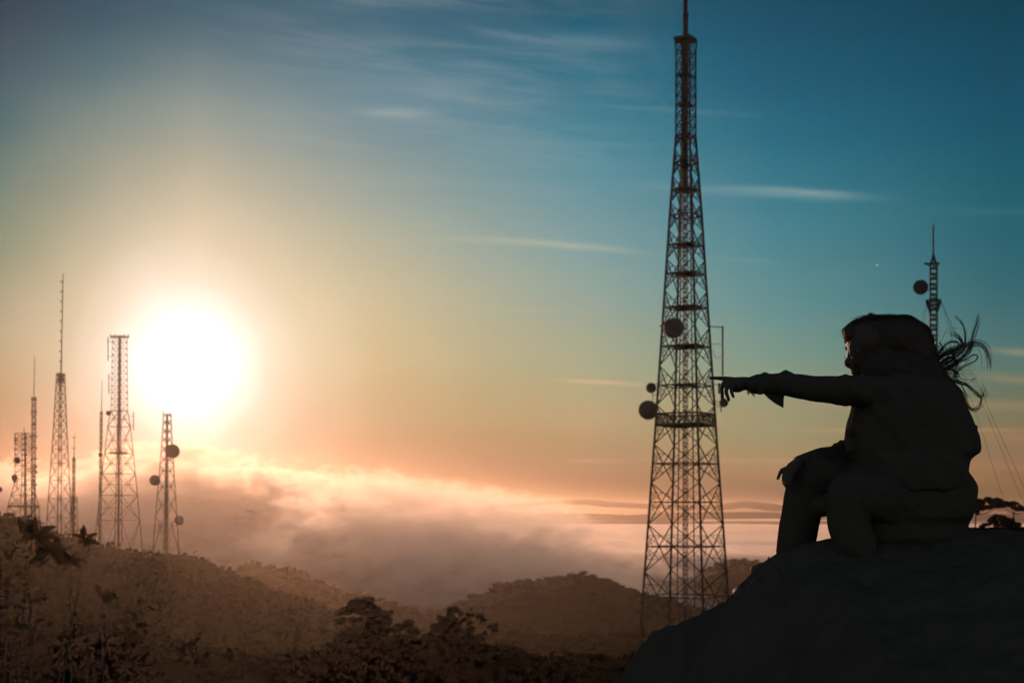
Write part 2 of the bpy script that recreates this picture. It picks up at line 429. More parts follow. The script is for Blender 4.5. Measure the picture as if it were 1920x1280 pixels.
woods('woods_on_hazy_hill', zf_haz, 1480, 60, 350, 50, 420, 3.2, 30, 0.1, 6)

# near ground: the rock she sits on and the hillside beyond it
ROCK = [(-2600, 3400), (0, 2000), (700, 1640), (960, 1460), (1080, 1352), (1160, 1284), (1180, 1250), (1204, 1216), (1228, 1186), (1250, 1170), (1290, 1152), (1340, 1137), (1372, 1122), (1386, 1100), (1420, 1070), (1441, 1054), (1460, 1041), (1500, 1026), (1529, 1018), (1560, 1013), (1620, 1000), (1700, 992), (1815, 985), (1870, 988), (1920, 991), (2200, 1000), (3200, 1020), (6000, 1040)]
def zrock(x, y):
    px = x / 6.0 * F + 960
    z = (HZ - lerp_pts(ROCK, px)) / F * 6.0
    d = y - 6.0
    if d > 0:
        z -= 0.30 * d + 0.05 * min(d, 1.0)
    else:
        kk = min(1.0, max(0.0, (px - 1180) / 330.0))
        z -= (1.15 - 0.90 * kk) * (-d) + 0.05 * min(-d, 1)
    lo_ = -1.6 - 0.35 * max(0.0, y - 4.5)
    if y < 6.0 or px < 1150: z = max(z, lo_) if y < 9 else z
    k = min(1.0, 0.5 + abs(d) * 0.8)
    z += k * 0.09 * noise.fractal(Vector((x, y, 3)) * 1.6, 0.9, 2.1, 7)
    v = noise.voronoi(Vector((x * 3.2, y * 3.2, 1.3)))[0]
    lf = 1.0 if px < 1450 else 0.35
    z += 0.055 * lf * (v[1] - v[0] - 0.25)
    v2 = noise.voronoi(Vector((x * 9, y * 9, 4.3)))[0]
    z += 0.022 * lf * (v2[1] - v2[0] - 0.25) + 0.012 * lf * noise.noise(Vector((x, y, 8)) * 23)
    return z
xs = sorted(set([round(v, 4) for v in span(-9, 0.2, 50) + span(0.2, 2.4, 230) + span(2.4, 16, 90)]))
ys = sorted(set([round(v, 4) for v in span(-5, 3.5, 45) + span(3.5, 7.5, 210) + span(7.5, 30, 60)]))
rock = gridmesh('rock_outcrop', xs, ys, zrock, M_rock, smooth=False)
tag(rock, kind='structure')

GU = [(-1.2, 0.32), (-0.3, 0.30), (-0.1, 0.24), (0.04, 0.165), (0.07, 0.130), (0.09, 0.112), (0.12, 0.096), (0.16, 0.066), (0.22, 0.03), (0.30, 0.0125), (0.5, 0.012), (2, 0.012)]
def zside(x, y):
    z = -y * lerp_pts(GU, x / y)
    z += 0.010 * y * 0.4 * noise.fractal(Vector((x, y, 0)) * 0.05, 1, 2.1, 5)
    if y > 260: z -= (y - 260) * 0.3
    if x / y < 0.0: z -= 0.0
    return max(z, -150)
hs = gridmesh('hillside', span(-120, 330, 200), [16 * (24 ** (i / 89)) for i in range(90)], zside, M_hill)
tag(hs, kind='structure')

# ------------------------------------------------------------------ towers
M_steel = mat('tower_steel', (0.05, 0.045, 0.042), 0.8, 0.3, 1.5, spec=0.15)
M_redpaint = mat('tower_paint', (0.10, 0.04, 0.03), 0.6, 0.3, 1.0, spec=0.3)
M_dish = mat('dish_cover', (0.05, 0.048, 0.048), 0.8, 0.15, 1.0, spec=0.2)
M_far_steel = mat('darkened_steel', (0.016, 0.014, 0.013), 0.9, 0.2, 1.0, spec=0.05)  # steel darkened in colour so the sunlit pylon stays a silhouette
M_cable = mat('cable_sheath', (0.04, 0.04, 0.04), 0.7, 0.2, 2.0)

def ring_loft(bm, c, ax, prof, n=28):
    """surface of revolution about axis ax: prof = [(along, radius)]"""
    ax = ax.normalized(); u = ax.orthogonal().normalized(); v = ax.cross(u)
    rings = []
    for a, r in prof:
        rings.append([bm.verts.new(c + ax * a + (u * cos(2 * pi * k / n) + v * sin(2 * pi * k / n)) * max(r, 1e-4)) for k in range(n)])
    for p, q in zip(rings, rings[1:]):
        for k in range(n): bm.faces.new((p[k], p[(k + 1) % n], q[(k + 1) % n], q[k]))
    bm.faces.new(rings[0][::-1]); bm.faces.new(rings[-1])

def dish(parent, c, r, yaw, arm_to, label=None):
    """drum dish antenna facing yaw (degrees from the camera), bracket back to arm_to"""
    ax = Vector((sin(radians(yaw)), -cos(radians(yaw)), 0.0))
    bm = bmesh.new()
    ring_loft(bm, c, ax, [(-r * 0.55, r * 0.25), (-r * 0.5, r * 0.45), (-r * 0.30, r * 0.86), (-r * 0.2, r * 0.985), (-r * 0.2, r), (r * 0.28, r), (r * 0.30, r * 0.985), (r * 0.36, r * 0.8), (r * 0.40, r * 0.4), (r * 0.41, 0.01)])
    d = obj('dish_antenna', bm, M_dish, parent)
    if label: d['label'] = label
    bm = bmesh.new()
    b0 = c - ax * r * 0.5
    w_ = max(0.05, r * 0.09)
    for dz in (-0.35, 0.35):
        bar(bm, b0 + Vector((0, 0, dz * r)), Vector(arm_to) + Vector((0, 0, dz * r)), w_)
    bar(bm, Vector(arm_to) - Vector((0, 0, r * 0.7)), Vector(arm_to) + Vector((0, 0, r * 0.7)), w_ * 1.3)
    bm.transform(Matrix.Translation(-(parent.location)))
    k = bpy.data.meshes.new('mounting_bracket'); bm.to_mesh(k); bm.free(); k.materials.append(M_steel)
    ko = bpy.data.objects.new('mounting_bracket', k); link(ko); ko.parent = d
    return d

def corners(cx, D, hw, py, rot):
    """four corners of a square section whose seen half width is hw columns"""
    s = D / F
    c = P(cx, py, D); k = max(abs(cos(radians(rot + 90 * i))) for i in range(4))
    r = hw * s / k
    return [c + Vector((cos(radians(rot + 90 * i)) * r, sin(radians(rot + 90 * i)) * r, 0)) for i in range(4)]
def hwat(prof, y): return lerp_lin(prof, y)
def lerp_lin(pts, x):
    if x <= pts[0][0]: return pts[0][1]
    for (a, b), (c, d) in zip(pts, pts[1:]):
        if x <= c: return b + (d - b) * (x - a) / (c - a)
    return pts[-1][1]

def lattice(parent, cx, D, prof, levels, rot, wl, wb, wh, style='diamond', sub=True, legmat=None):
    """square lattice body. levels: rows of the horizontals, top to bottom. cx may be a function of row."""
    cf = cx if callable(cx) else (lambda y: cx)
    C = lambda y: corners(cf(y), D, hwat(prof, y), y, rot)
    if D > 300: wl, wb, wh = wl * .82, wb * .8, wh * .8
    brk = sorted(set([levels[0], levels[-1]] + [y for y, _ in prof if levels[0] < y < levels[-1]]))
    for i in range(4):
        bm = bmesh.new()
        for a, b in zip(brk, brk[1:]):
            bar(bm, C(a)[i], C(b)[i], wl, wl * 1.02)
        obj('leg', bm, legmat or M_steel, parent)
    bb = bmesh.new(); bh = bb
    for y in levels:
        c = C(y)
        for i in range(4): bar(bh, c[i], c[(i + 1) % 4], wh)
    for y0, y1 in zip(levels, levels[1:]):
        c0, c1, cm = C(y0), C(y1), C((y0 + y1) / 2)
        for i in range(4):
            j = (i + 1) % 4
            if style == 'diamond':
                a0 = (c0[i] + c0[j]) / 2; a1 = (c1[i] + c1[j]) / 2
                for A, E in ((a0, c0), (a1, c1)):
                    for kk in (i, j):
                        bar(bb, A, cm[kk], wb)
                        if sub:
                            dm = (A + cm[kk]) / 2; lm = (E[kk] + cm[kk]) / 2
                            bar(bb, dm, lm, wb * 0.5); bar(bb, dm, E[kk], wb * 0.55)
                            d2 = A * 0.75 + cm[kk] * 0.25
                            bar(bb, lm, E[kk] * 0.5 + A * 0.5, wb * 0.45)
            elif style == 'x':
                bar(bb, c0[i], c1[j], wb); bar(bb, c0[j], c1[i], wb)
                if sub: bar(bb, cm[i], cm[j], wb * 0.7)
            elif style == 'k':
                a0 = (c0[i] + c0[j]) / 2
                bar(bb, a0, c1[i], wb); bar(bb, a0, c1[j], wb)
            elif style == 'rungs':
                bar(bb, c0[i], c1[j], wb)
    obj('cross_bracing', bb, legmat or M_steel, parent)

def column(parent, name, px, D, y0, y1, wpx, bar_w, step, rot=45, dy=0.0, m=None, pxb=None):
    """small inner ladder or shaft with rungs between rows y0 (top) and y1"""
    s = D / F; bm = bmesh.new(); pxb = px if pxb is None else pxb
    top = corners(px, D, wpx, y0, rot); bot = corners(pxb, D, wpx, y1, rot)
    for a, b in zip(top, bot): bar(bm, a + Vector((0, dy, 0)), b + Vector((0, dy, 0)), bar_w)
    n = max(2, int((y1 - y0) / step))
    for k in range(n + 1):
        t = k / n
        c = [a.lerp(b, t) + Vector((0, dy, 0)) for a, b in zip(top, bot)]
        for i in range(4): bar(bm, c[i], c[(i + 1) % 4], bar_w * 0.7)
        if k < n:
            c2 = [a.lerp(b, (k + 1) / n) + Vector((0, dy, 0)) for a, b in zip(top, bot)]
            if k % 2 == 0: bar(bm, c[0], c2[1], bar_w * 0.6); bar(bm, c[2], c2[3], bar_w * 0.6)
    return obj(name, bm, m or M_steel, parent)

def platform(parent, cx, D, hw, y, rot, thick=0.12, rail=None, out=1.0):
    bm = bmesh.new(); c = corners(cx, D, hw * out, y, rot)
    lo = [bm.verts.new(p) for p in c]; hi = [bm.verts.new(p + Vector((0, 0, thick))) for p in c]
    bm.faces.new(lo[::-1]); bm.faces.new(hi)
    for i in range(4): bm.faces.new((lo[i], lo[(i + 1) % 4], hi[(i + 1) % 4], hi[i]))
    if rail:
        for i in range(4):
            a, b = c[i], c[(i + 1) % 4]; n = 6
            up = Vector((0, 0, rail))
            bar(bm, a + up, b + up, 0.06); bar(bm, a + up * .5, b + up * .5, 0.05)
            for k in range(n): p = a.lerp(b, k / n); bar(bm, p, p + up, 0.06)
    return obj('platform', bm, M_steel, parent)

# the tall tower
def tall_tower():
    D = 160.0; cx = 1286.0; rot = 14.0; s = D / F
    t = empty('lattice_tower', P(cx, 1226, D), 'tallest lattice tower, mast on top and dishes at its sides, right where the hand points', 'tower')
    prof = [(76, 21), (96, 19), (255, 19.2), (400, 31), (577, 43), (800, 58.5), (1117, 82.5), (1226, 91)]
    up = [76, 98, 120, 143, 161, 180, 198, 217, 236, 255]
    lattice(t, cx, D, prof, up, rot, 0.15, 0.07, 0.09, 'x', False)
    low = [255, 306, 357, 405, 460, 514, 577, 650, 723, 797, 869, 941, 1024, 1117, 1226]
    lattice(t, cx, D, prof, low, rot, 0.19, 0.095, 0.13, 'diamond', True)
    # central cable shaft and ladder
    column(t, 'ladder_shaft', 1285, D, 250, 1222, 4.6, 0.085, 8.5, rot=14, m=M_redpaint)
    for k, dx_ in enumerate((-7.6, 7.6)):
        bm = bmesh.new(); bar(bm, P(cx + dx_ * 0.9, 250, D), P(cx + dx_ * 2.3, 1222, D), 0.13); obj('cable_run', bm, M_cable, t)
    bm = bmesh.new()
    tube(bm, [P(1285, y, D) for y in (350, 255, 160, 76)], lambda q: (5.2 + 1.0 * q) * s, 10)
    obj('mast_base', bm, M_steel, t)
    bm = bmesh.new()
    tube(bm, [P(1285, 76, D), P(1285.2, 30, D), P(1285.2, 27, D), P(1285.2, 0, D), P(1285, -40, D), P(1285, -44, D), P(1285, -150, D)], lambda q: (5.0 if q < .25 else 4.2 if q < .6 else 2.4) * s, 12)
    bar(bm, P(1285, 27, D), P(1285, 33, D), 11.5 * s); bar(bm, P(1290, 2, D), P(1291, -10, D), 0.12)
    obj('antenna_mast', bm, M_steel, t)
    # solid looking platforms
    for y, hw, th in ((76, 22.5, .3), (143, 14, .3), (170, 9.5, .25), (198, 15, .25), (255, 11, .25), (357, 20, .25), (313, 9, .15), (577, 33, .14), (650, 36, .10), (514, 28, .10), (460, 24, .08), (723, 30, .08)):
        platform(t, 1285, D, hw, y, rot, th)
    bm = bmesh.new()
    ring_loft(bm, P(1285.5, 77, D), Vector((0, 0, 1)), [(0, 21 * s), (3 * s, 15 * s), (8 * s, 8 * s), (11 * s, 6 * s)], 8)
    obj('mast_collar', bm, M_steel, t)
    # the work gallery
    c0 = corners(cx, D, 57.2, 776, rot); c1 = corners(cx, D, 58.6, 797, rot); bm = bmesh.new()
    for i in range(4):
        j = (i + 1) % 4
        bar(bm, c0[i], c0[j], 0.17); bar(bm, c1[i], c1[j], 0.24)
        for k in range(7):
            a = c0[i].lerp(c0[j], k / 7); b = c1[i].lerp(c1[j], (k + 1) / 7)
            bar(bm, a, c1[i].lerp(c1[j], k / 7), 0.06); bar(bm, a, b, 0.06); bar(bm, c1[i].lerp(c1[j], k / 7), c0[i].lerp(c0[j], (k + 1) / 7), 0.05)
    obj('gallery', bm, M_steel, t)
    platform(t, cx, D, 58, 797, rot, 0.14)
    # dishes
    L = lambda y, sg: P(cx + sg * hwat(prof, y), y, D)
    dish(t, P(1263, 615, D, -2.5), 18.5 * s, 0, P(1270, 615, D, 0), 'round dish halfway up the tower')
    dish(t, P(1221, 727, D, -0.5), 9.6 * s, -8, L(727, -1), 'small dish on the left of the tower')
    dish(t, P(1215.5, 768.5, D, -1.0), 17.8 * s, -10, L(768, -1), 'large dish on the left of the tower')
    dish(t, P(1357, 755, D, -0.3), 8.2 * s, 12, L(755, 1), 'small dish on the right behind the hand')
    for a, b, w_ in (((1332, 612), (1355, 613.5), .10), ((1336, 645), (1352, 644), .05), ((1352, 772), (1352, 720), .12), ((1337, 720), (1352, 722), .07),
                  ((1224, 759), (1224, 735), .07), ((1224, 720), (1234, 719), .07), ((1222, 740), (1233, 740), .06), ((1236, 611), (1244, 611), .12), ((1238, 632), (1245, 632), .12), ((1344, 762), (1358, 762), .06)):
        bm = bmesh.new(); bar(bm, P(*a, D), P(*b, D), w_); obj('side_bracket', bm, M_steel, t)
    bm = bmesh.new()
    pts = catmull([P(1337, 655, D), P(1341, 668, D), P(1347, 672, D), P(1352, 666, D)], 4); tube(bm, pts, 0.025, 5)
    obj('drooping_cable', bm, M_cable, t)
    bm = bmesh.new(); bar(bm, P(1355, 611, D), P(1355, 704, D), 0.2, n=8); obj('whip_antenna', bm, M_dish, t)
    bm = bmesh.new()
    ring_loft(bm, P(1349, 728, D), Vector((0, 0, 1)), [(-0.6, .1), (-0.5, .16), (.5, .16), (.6, .1)], 8); obj('panel_antenna', bm, M_dish, t)
tall_tower()

# the slim guyed mast behind her head
def guyed_mast():
    D = 125.0; s = D / F; cx = 1750.5
    t = empty('guyed_mast', P(cx, 1002, D), 'slim lattice mast with one round dish and guy wires behind the seated girl', 'mast')
    column(t, 'lattice_shaft', cx, D, 494, 1002, 7.4, 0.13, 9.5, rot=28)
    bm = bmesh.new()
    c = corners(cx, D, 6, 494, 28)
    for p in c: bar(bm, p, P(1750.5, 480, D), 0.12)
    ring_loft(bm, P(1750.5, 480, D), Vector((0, 0, 1)), [(-.4, .22), (0, .14), (.25, .05)], 8)
    obj('mast_cone', bm, M_steel, t)
    bm = bmesh.new(); bar(bm, P(1750.5, 481, D), P(1750.5, 418, D), .09, .06); bar(bm, P(1749.6, 474, D), P(1749.6, 426, D), .12)
    bar(bm, P(1747, 474, D), P(1751, 474, D), .08); bar(bm, P(1747, 426, D), P(1751, 426, D), .07)
    obj('whip_antenna', bm, M_dish, t)
    platform(t, cx, D, 9, 495, 28, .12)
    bm = bmesh.new()
    bar(bm, P(1733, 494, D), P(1762, 494, D), .13); bar(bm, P(1733, 494, D), P(1745, 499, D), .08); bar(bm, P(1762, 494, D), P(1755, 500, D), .08)
    obj('cross_arm', bm, M_steel, t)
    bm = bmesh.new()
    hi = corners(cx, D, 15.5, 564, 28); lo = corners(cx, D, 7, 586, 28)
    for i in range(4):
        bar(bm, hi[i], lo[i], .14); bar(bm, hi[i], hi[(i + 1) % 4], .13)
        bar(bm, hi[i], lo[(i + 1) % 4], .06)
    obj('star_bracket', bm, M_steel, t)
    dish(t, P(1726.5, 538.5, D, -.3), 13.6 * s, -22, P(1744, 538, D), 'round dish with a glint on its rim')
    def wire(a, b):
        bm = bmesh.new(); tube(bm, [P(*a), P((a[0] + b[0]) / 2, (a[1] + b[1]) / 2 + 3, (a[2] + b[2]) / 2), P(*b)], 0.016, 4); obj('guy_wire', bm, M_cable, t)
    wire((1765, 565, D), (1964, 1010, D - 6)); wire((1765, 565, D), (1948, 1012, D + 14)); wire((1765, 566, D + .6), (1905, 1008, D + 22))
    wire((1737, 565, D), (1640, 1015, D - 10)); wire((1738, 565, D + .6), (1690, 1010, D + 18)); wire((1757, 566, D - .7), (1790, 1030, D - 30))
guyed_mast()

# towers on the left hill
def hill_ground(px, D): return zf_left(P(px, 960, D).x, D)
def base_row(px, D): return HZ - hill_ground(px, D) / D * F + 6
def stub(bm, a, b, D, w_): bar(bm, P(*a, D), P(*b, D), w_)

def needle_tower():
    D = 414.0; s = D / F
    yb = max(1034, base_row(111, D))
    cxf = lambda y: 113.5 - (y - 700) * 0.0085
    t = empty('lattice_tower', P(cxf(yb), yb, D), 'slender lattice tower topped by the tallest needle mast at far left', 'tower', 'towers on the left hill')
    prof = [(700, 6.6), (800, 10.8), (900, 16.2), (1000, 21.6), (yb, 23.4)]
    lv = [700, 715, 730, 746, 762, 779, 797, 818, 842, 868, 900, 934, 970, 1006, yb]
    lattice(t, cxf, D, prof, lv, 26, .30, .11, .15, 'x', False)
    bm = bmesh.new()
    tube(bm, [P(113.5, 726, D), P(114, 700, D), P(115, 680, D), P(115.6, 640, D), P(117.2, 560, D), P(117.8, 530, D), P(118, 512, D)], lambda q: (1.7 - 0.9 * q) * s, 6)
    for k in range(9):
        y = 528 + k * 18.6; x = 118 - (y - 520) * 0.017
        stub(bm, (x - 3.2, y), (x, y), D, .22); stub(bm, (x - 3.2, y - 1.5), (x - 3.2, y + 1.5), D, .25)
    obj('antenna_mast', bm, M_steel, t)
    for dx_ in (-4.6, 4.8, -2.2, 2.4):
        bm = bmesh.new(); stub(bm, (113.6 + dx_, 700), (113.9 + dx_, 718), D, .32); obj('panel_antenna', bm, M_dish, t)
needle_tower()

def broad_tower():
    D = 424.0; s = D / F; yb = max(1040, base_row(222, D))
    t = empty('lattice_tower', P(222, yb, D), 'broad lattice tower with a flat crossbar on top, its left side of the sun glare', 'tower', 'towers on the left hill')
    prof = [(630, 12.2), (770, 14), (800, 19), (900, 29), (1030, 40.5), (yb, 42)]
    cxf = lambda y: 224.5 - (y - 630) * 0.007
    lattice(t, cxf, D, prof, [630 + 11.7 * k for k in range(13)], 24, .18, .08, .10, 'x', False)
    lattice(t, cxf, D, prof, [770, 800, 850, 888, 928, 975, yb], 24, .27, .14, .17, 'x', True)
    column(t, 'cable_shaft', 224, D, 632, yb, 1.2, .2, 7, rot=45, pxb=221.5)
    bm = bmesh.new()
    for y in (630, 632.5): stub(bm, (206, y), (242, y), D, .25)
    for x in (207, 215, 233, 241): stub(bm, (x, 626), (x, 634), D, .18)
    obj('top_crossbar', bm, M_steel, t)
    platform(t, 222, D, 15, 851, 24, .5, 1.6)
    dish(t, P(203, 774, D), 4.6 * s, -15, P(210, 774, D))
    for pxs, ya, yb2 in ((202.5, 632, 676), (204, 700, 738), (250, 772, 806)):
        bm = bmesh.new(); stub(bm, (pxs, ya), (pxs, yb2), D, .22)
        tgt = 213 if pxs < 222 else 239
        for y in (ya + 8, yb2 - 8): stub(bm, (pxs, y), (tgt, y), D, .12)
        obj('whip_antenna', bm, M_dish, t)
broad_tower()

def dish_tower():
    D = 412.0; s = D / F; yb = max(1044, base_row(311, D))
    t = empty('lattice_tower', P(311, yb, D), 'rightmost lattice tower on the left hill, with two large dishes below the sun', 'tower', 'towers on the left hill')
    prof = [(776, 6.5), (840, 9.5), (900, 13.5), (1000, 20.5), (yb, 24)]
    cxf = lambda y: 313.5 - (y - 776) * 0.010
    lattice(t, cxf, D, prof, [776, 792, 808, 824, 841, 861, 882, 912, 946, 985, yb], 22, .28, .11, .14, 'diamond', False)
    column(t, 'cable_shaft', 313, D, 780, yb, 1.0, .14, 7, pxb=311)
    for x, y in ((306, 770), (320, 772)):
        bm = bmesh.new(); stub(bm, (x, y), (x, 782), D, .2); obj('whip_antenna', bm, M_dish, t)
    dish(t, P(323.5, 845.5, D, -1), 13.2 * s, 6, P(320, 845, D), 'larger dish on the right side')
    dish(t, P(290.5, 900, D, -1), 9.8 * s, -8, P(299, 900, D), 'dish on the left side')
    dish(t, P(336, 975, D), 9 * s, 52, P(331, 975, D), 'narrow dish seen from the side')
dish_tower()

def boxy_tower():
    D = 410.0; s = D / F; yb = max(1012, base_row(44, D))
    t = empty('lattice_tower', P(44, yb, D), 'squat boxy lattice tower with dishes on its left at the picture edge', 'tower', 'towers on the left hill')
    prof = [(812, 14), (872, 14), (908, 15), (950, 24.5), (yb, 27)]
    lattice(t, lambda y: 45 - (y - 812) * 0.008, D, prof, [812, 822, 832, 842, 852, 862, 872, 890, 908, 928, 950, 970, 990, yb], 30, .22, .10, .13, 'x', False)
    column(t, 'cable_shaft', 47, D, 812, yb, 1.2, .15, 6)
    dish(t, P(31.5, 862.5, D, -.6), 6.2 * s, -14, P(33, 862, D)); dish(t, P(27.3, 895, D, -.6), 6.0 * s, -20, P(32, 895, D)); dish(t, P(29, 825, D), 3.2 * s, -30, P(32, 825, D))
    dish(t, P(48.6, 820, D, -2), 2.2 * s, 0, P(48.6, 820, D)); dish(t, P(49, 852, D, -2), 2.2 * s, 0, P(49, 852, D)); dish(t, P(27, 902, D, -.6), 2.6 * s, 0, P(32, 902, D))
    for x, ya, y2 in ((27.5, 814, 824), (45, 801, 812), (32, 900, 915), (30, 880, 888)):
        bm = bmesh.new(); stub(bm, (x, ya), (x, y2), D, .16); obj('whip_antenna', bm, M_dish, t)
    platform(t, 45, D, 25, 950, 30, .4, 1.2)
boxy_tower()

def antenna_mast(px, pb, D, ytop, shaft_top, label, clusters, hw=2.4, cl=()):
    s = D / F; yb = base_row(pb, D)
    t = empty('antenna_mast', P(pb, yb, D), label, 'mast', 'masts on the left hill')
    column(t, 'lattice_shaft', px, D, shaft_top, yb, hw, .17, 5.5, pxb=pb)
    bm = bmesh.new(); tube(bm, [P(px, shaft_top + 2, D), P(px + .6, (ytop + shaft_top) / 2, D), P(px + 1.2, ytop, D)], lambda q: (1.0 - .55 * q) * s, 6)
    obj('whip_antenna', bm, M_dish, t)
    for y, half, up in clusters:
        bm = bmesh.new()
        x = px + (pb - px) * max(0, (y - shaft_top)) / (yb - shaft_top)
        stub(bm, (x - half, y), (x + half, y), D, .18)
        for sg in (-1, 1): stub(bm, (x + sg * half * .8, y - up), (x + sg * half * .8, y + up), D, .26)
        obj('side_antenna', bm, M_steel, t)
    for x, y, r in cl: dish(t, P(x, y, D, -.4), r * s, -10 if x < px else 12, P(px, y, D))
    return t
antenna_mast(63.5, 62, 406.0, 668, 745, 'bristling antenna mast rising just right of the squat boxy tower', [(748, 5, 4), (773, 5, 4), (796, 4.5, 3), (818, 7, 1.5), (840, 6, 2), (860, 6, 1.5), (876, 5, 3), (884, 6, 2), (908, 5, 2), (925, 4, 2), (952, 6, 2)], 2.8, [(67, 874, 2.6), (68, 885, 2.2), (60, 900, 2.4), (67.5, 908, 2.2), (65, 917, 2.4)])
antenna_mast(138.5, 136.5, 418.0, 812, 858, 'short thin mast standing just right of the needle tower', [(820, 3, .6), (840, 3, .6), (860, 3, .6)], 1.8, [(131, 915, 1.6)])
antenna_mast(190, 186, 420.0, 714, 772, 'thin whip topped mast just left of the broad crossbar tower', [], 1.7, [(188.5, 852.5, 4.2)])
antenna_mast(-6, -7, 408.0, 840, 870, 'mast cut off by the left picture edge, only its dish showing', [(880, 4, 2)], 2.2, [(-1.5, 917, 5.4)])
def small_lattice():
    D = 422.0; yb = base_row(138, D)
    t = empty('lattice_tower', P(138, yb, D), 'low thin lattice tower partly behind the short thin mast', 'tower', 'towers on the left hill')
    lattice(t, 138.5, D, [(930, 5), (yb, 8)], [930, 945, 960, 975, 990, 1006, yb], 24, .22, .1, .14, 'x', False)
small_lattice()
def pylon():
    D = 640.0; yb = 1205
    t = empty('lattice_pylon', P(1098, yb, D), 'faint distant pylon standing in the dark valley left of the tallest tower', 'pylon')
    lattice(t, 1098, D, [(1106, 4), (1150, 4.5), (yb, 9)], [1106, 1118, 1130, 1142, 1156, 1172, yb], 20, .5, .3, .35, 'x', False, M_far_steel)
    bm = bmesh.new()
    for y in (1112, 1126, 1140):
        bm = bmesh.new(); stub(bm, (1091, y), (1105, y), D, .4); obj('cross_arm', bm, M_far_steel, t)
pylon()

# ------------------------------------------------------------------ trees and plants
M_leaf = mat('tree_leaves', (0.022, 0.022, 0.018), 0.95, 0.4, 0.7, spec=0.0)
M_bark = mat('tree_bark', (0.03, 0.026, 0.022), 0.95, 0.4, 2.0, spec=0.0)
M_plant = mat('plant_leaves', (0.045, 0.036, 0.022), 0.7, 0.35, 25.0, spec=0.2, trans=0.22, tcol=(0.11, 0.065, 0.03))
M_stem = mat('plant_stems', (0.06, 0.05, 0.035), 0.8, 0.3, 20.0)

def leafy(bm, c, rx, rz, n, s, rr, ry=None):
    """leaf clump: many small pointed leaves filling an uneven lobe"""
    ry = ry or rx
    for _ in range(n):
        v = Vector((rr.gauss(0, .5), rr.gauss(0, .5), rr.gauss(0, .5)))
        if v.length > 1: v = v.normalized() * rr.uniform(.75, 1.05)
        p = c + Vector((v.x * rx, v.y * ry, v.z * rz))
        q = Vector((rr.gauss(0, 1), rr.gauss(0, 1), rr.gauss(0, 1))).normalized()
        u = q.orthogonal().normalized(); ww = q.cross(u); k = s * rr.uniform(.6, 1.5)
        bm.faces.new([bm.verts.new(p + u * k), bm.verts.new(p + ww * k * .45), bm.verts.new(p - u * k), bm.verts.new(p - ww * k * .45)])

def tree(D, trunk, clumps, label, group, leaf=0.16, dens=1.0, seed=0, tr=0.16):
    """trunk: [(px,py)...] bottom to fork; clumps: (px,py,rx,rz) in columns/rows"""
    rr = random.Random(seed); s = D / F
    t = empty('tree', P(*trunk[0], D), label, 'tree', group)
    bt = bmesh.new()
    tp = catmull([P(*p, D, rr.uniform(-.3, .3)) for p in trunk], 4)
    tube(bt, tp, lambda q: tr * (1 - .5 * q), 7)
    bc = bmesh.new(); limbs = bt
    for k, (x, y, rx, rz) in enumerate(clumps):
        dyy = rr.uniform(-1, 1) * rx * s * 0.9
        c = P(x, y, D, dyy)
        # limb from nearest trunk point below the clump
        cand = [p for p in tp if p.z < c.z - rz * s * .3] or [tp[0]]
        st = min(cand[len(cand) // 3:] or cand, key=lambda p: (p - c).length)
        mid = st.lerp(c, .5) + Vector((rr.uniform(-.2, .2), rr.uniform(-.2, .2), -.12 * (c - st).length))
        pts = catmull([st, mid, c + Vector((0, 0, -rz * s * .2))], 5)
        tube(limbs, pts, lambda q: tr * (.5 - .38 * q), 5)
        for _ in range(5):
            e = c + Vector((rr.uniform(-1, 1) * rx * s * .8, rr.uniform(-1, 1) * rx * s * .6, rr.uniform(-.2, .9) * rz * s))
            tube(limbs, [c.lerp(st, .15), c.lerp(e, .6) + Vector((0, 0, -.05)), e], lambda q: tr * .12 * (1.1 - q), 4)
        vol = rx * rx * rz
        m = int(dens * 1.9 * (60 + 14 * (rx * rz)))
        # sub lobes make the outline uneven
        nl = max(3, int(rx * rz / 40) + 3)
        for _ in range(nl):
            cc = c + Vector((rr.uniform(-.75, .75) * rx * s, rr.uniform(-.75, .75) * rx * s, rr.uniform(-.55, .6) * rz * s))
            leafy(bc, cc, rx * s * rr.uniform(.3, .55), rz * s * rr.uniform(.3, .6), m // nl, leaf, rr)
    obj('trunk', bt, M_bark, t)
    obj('crown', bc, M_leaf, t)
    return t

GT = 'trees in the valley below'
def tg(px, D, d=10): return px
tree(150, [(655, 1330), (652, 1260), (650, 1200), (664, 1172)], [(672, 1134, 30, 12), (650, 1142, 20, 10), (694, 1144, 20, 11), (712, 1154, 10, 6), (636, 1150, 10, 7), (640, 1165, 14, 8), (668, 1160, 12, 6), (655, 1190, 20, 12), (630, 1205, 22, 12), (675, 1210, 22, 12), (650, 1228, 30, 12)],
     'flat topped umbrella tree, leftmost of the trees at bottom centre', GT, .17, 1.1, 11)
tree(146, [(706, 1330), (708, 1260), (712, 1210), (716, 1185)], [(712, 1172, 24, 15), (700, 1185, 24, 13), (728, 1150, 10, 6), (722, 1160, 9, 6), (696, 1153, 8, 5), (685, 1150, 7, 5), (735, 1180, 14, 9), (690, 1200, 22, 14), (715, 1198, 24, 14), (700, 1222, 30, 14), (740, 1205, 16, 10)],
     'dense round tree between the umbrella tree and the drooping one', GT, .17, 1.1, 12)
tree(143, [(752, 1330), (750, 1260), (744, 1215), (752, 1190)], [(757, 1172, 18, 11), (774, 1182, 14, 8), (742, 1178, 12, 9), (765, 1196, 10, 5), (740, 1208, 10, 6), (778, 1212, 14, 6), (760, 1222, 20, 8)],
     'small leaning crowned tree with a sunlit gap below it', GT, .15, 1.0, 13)
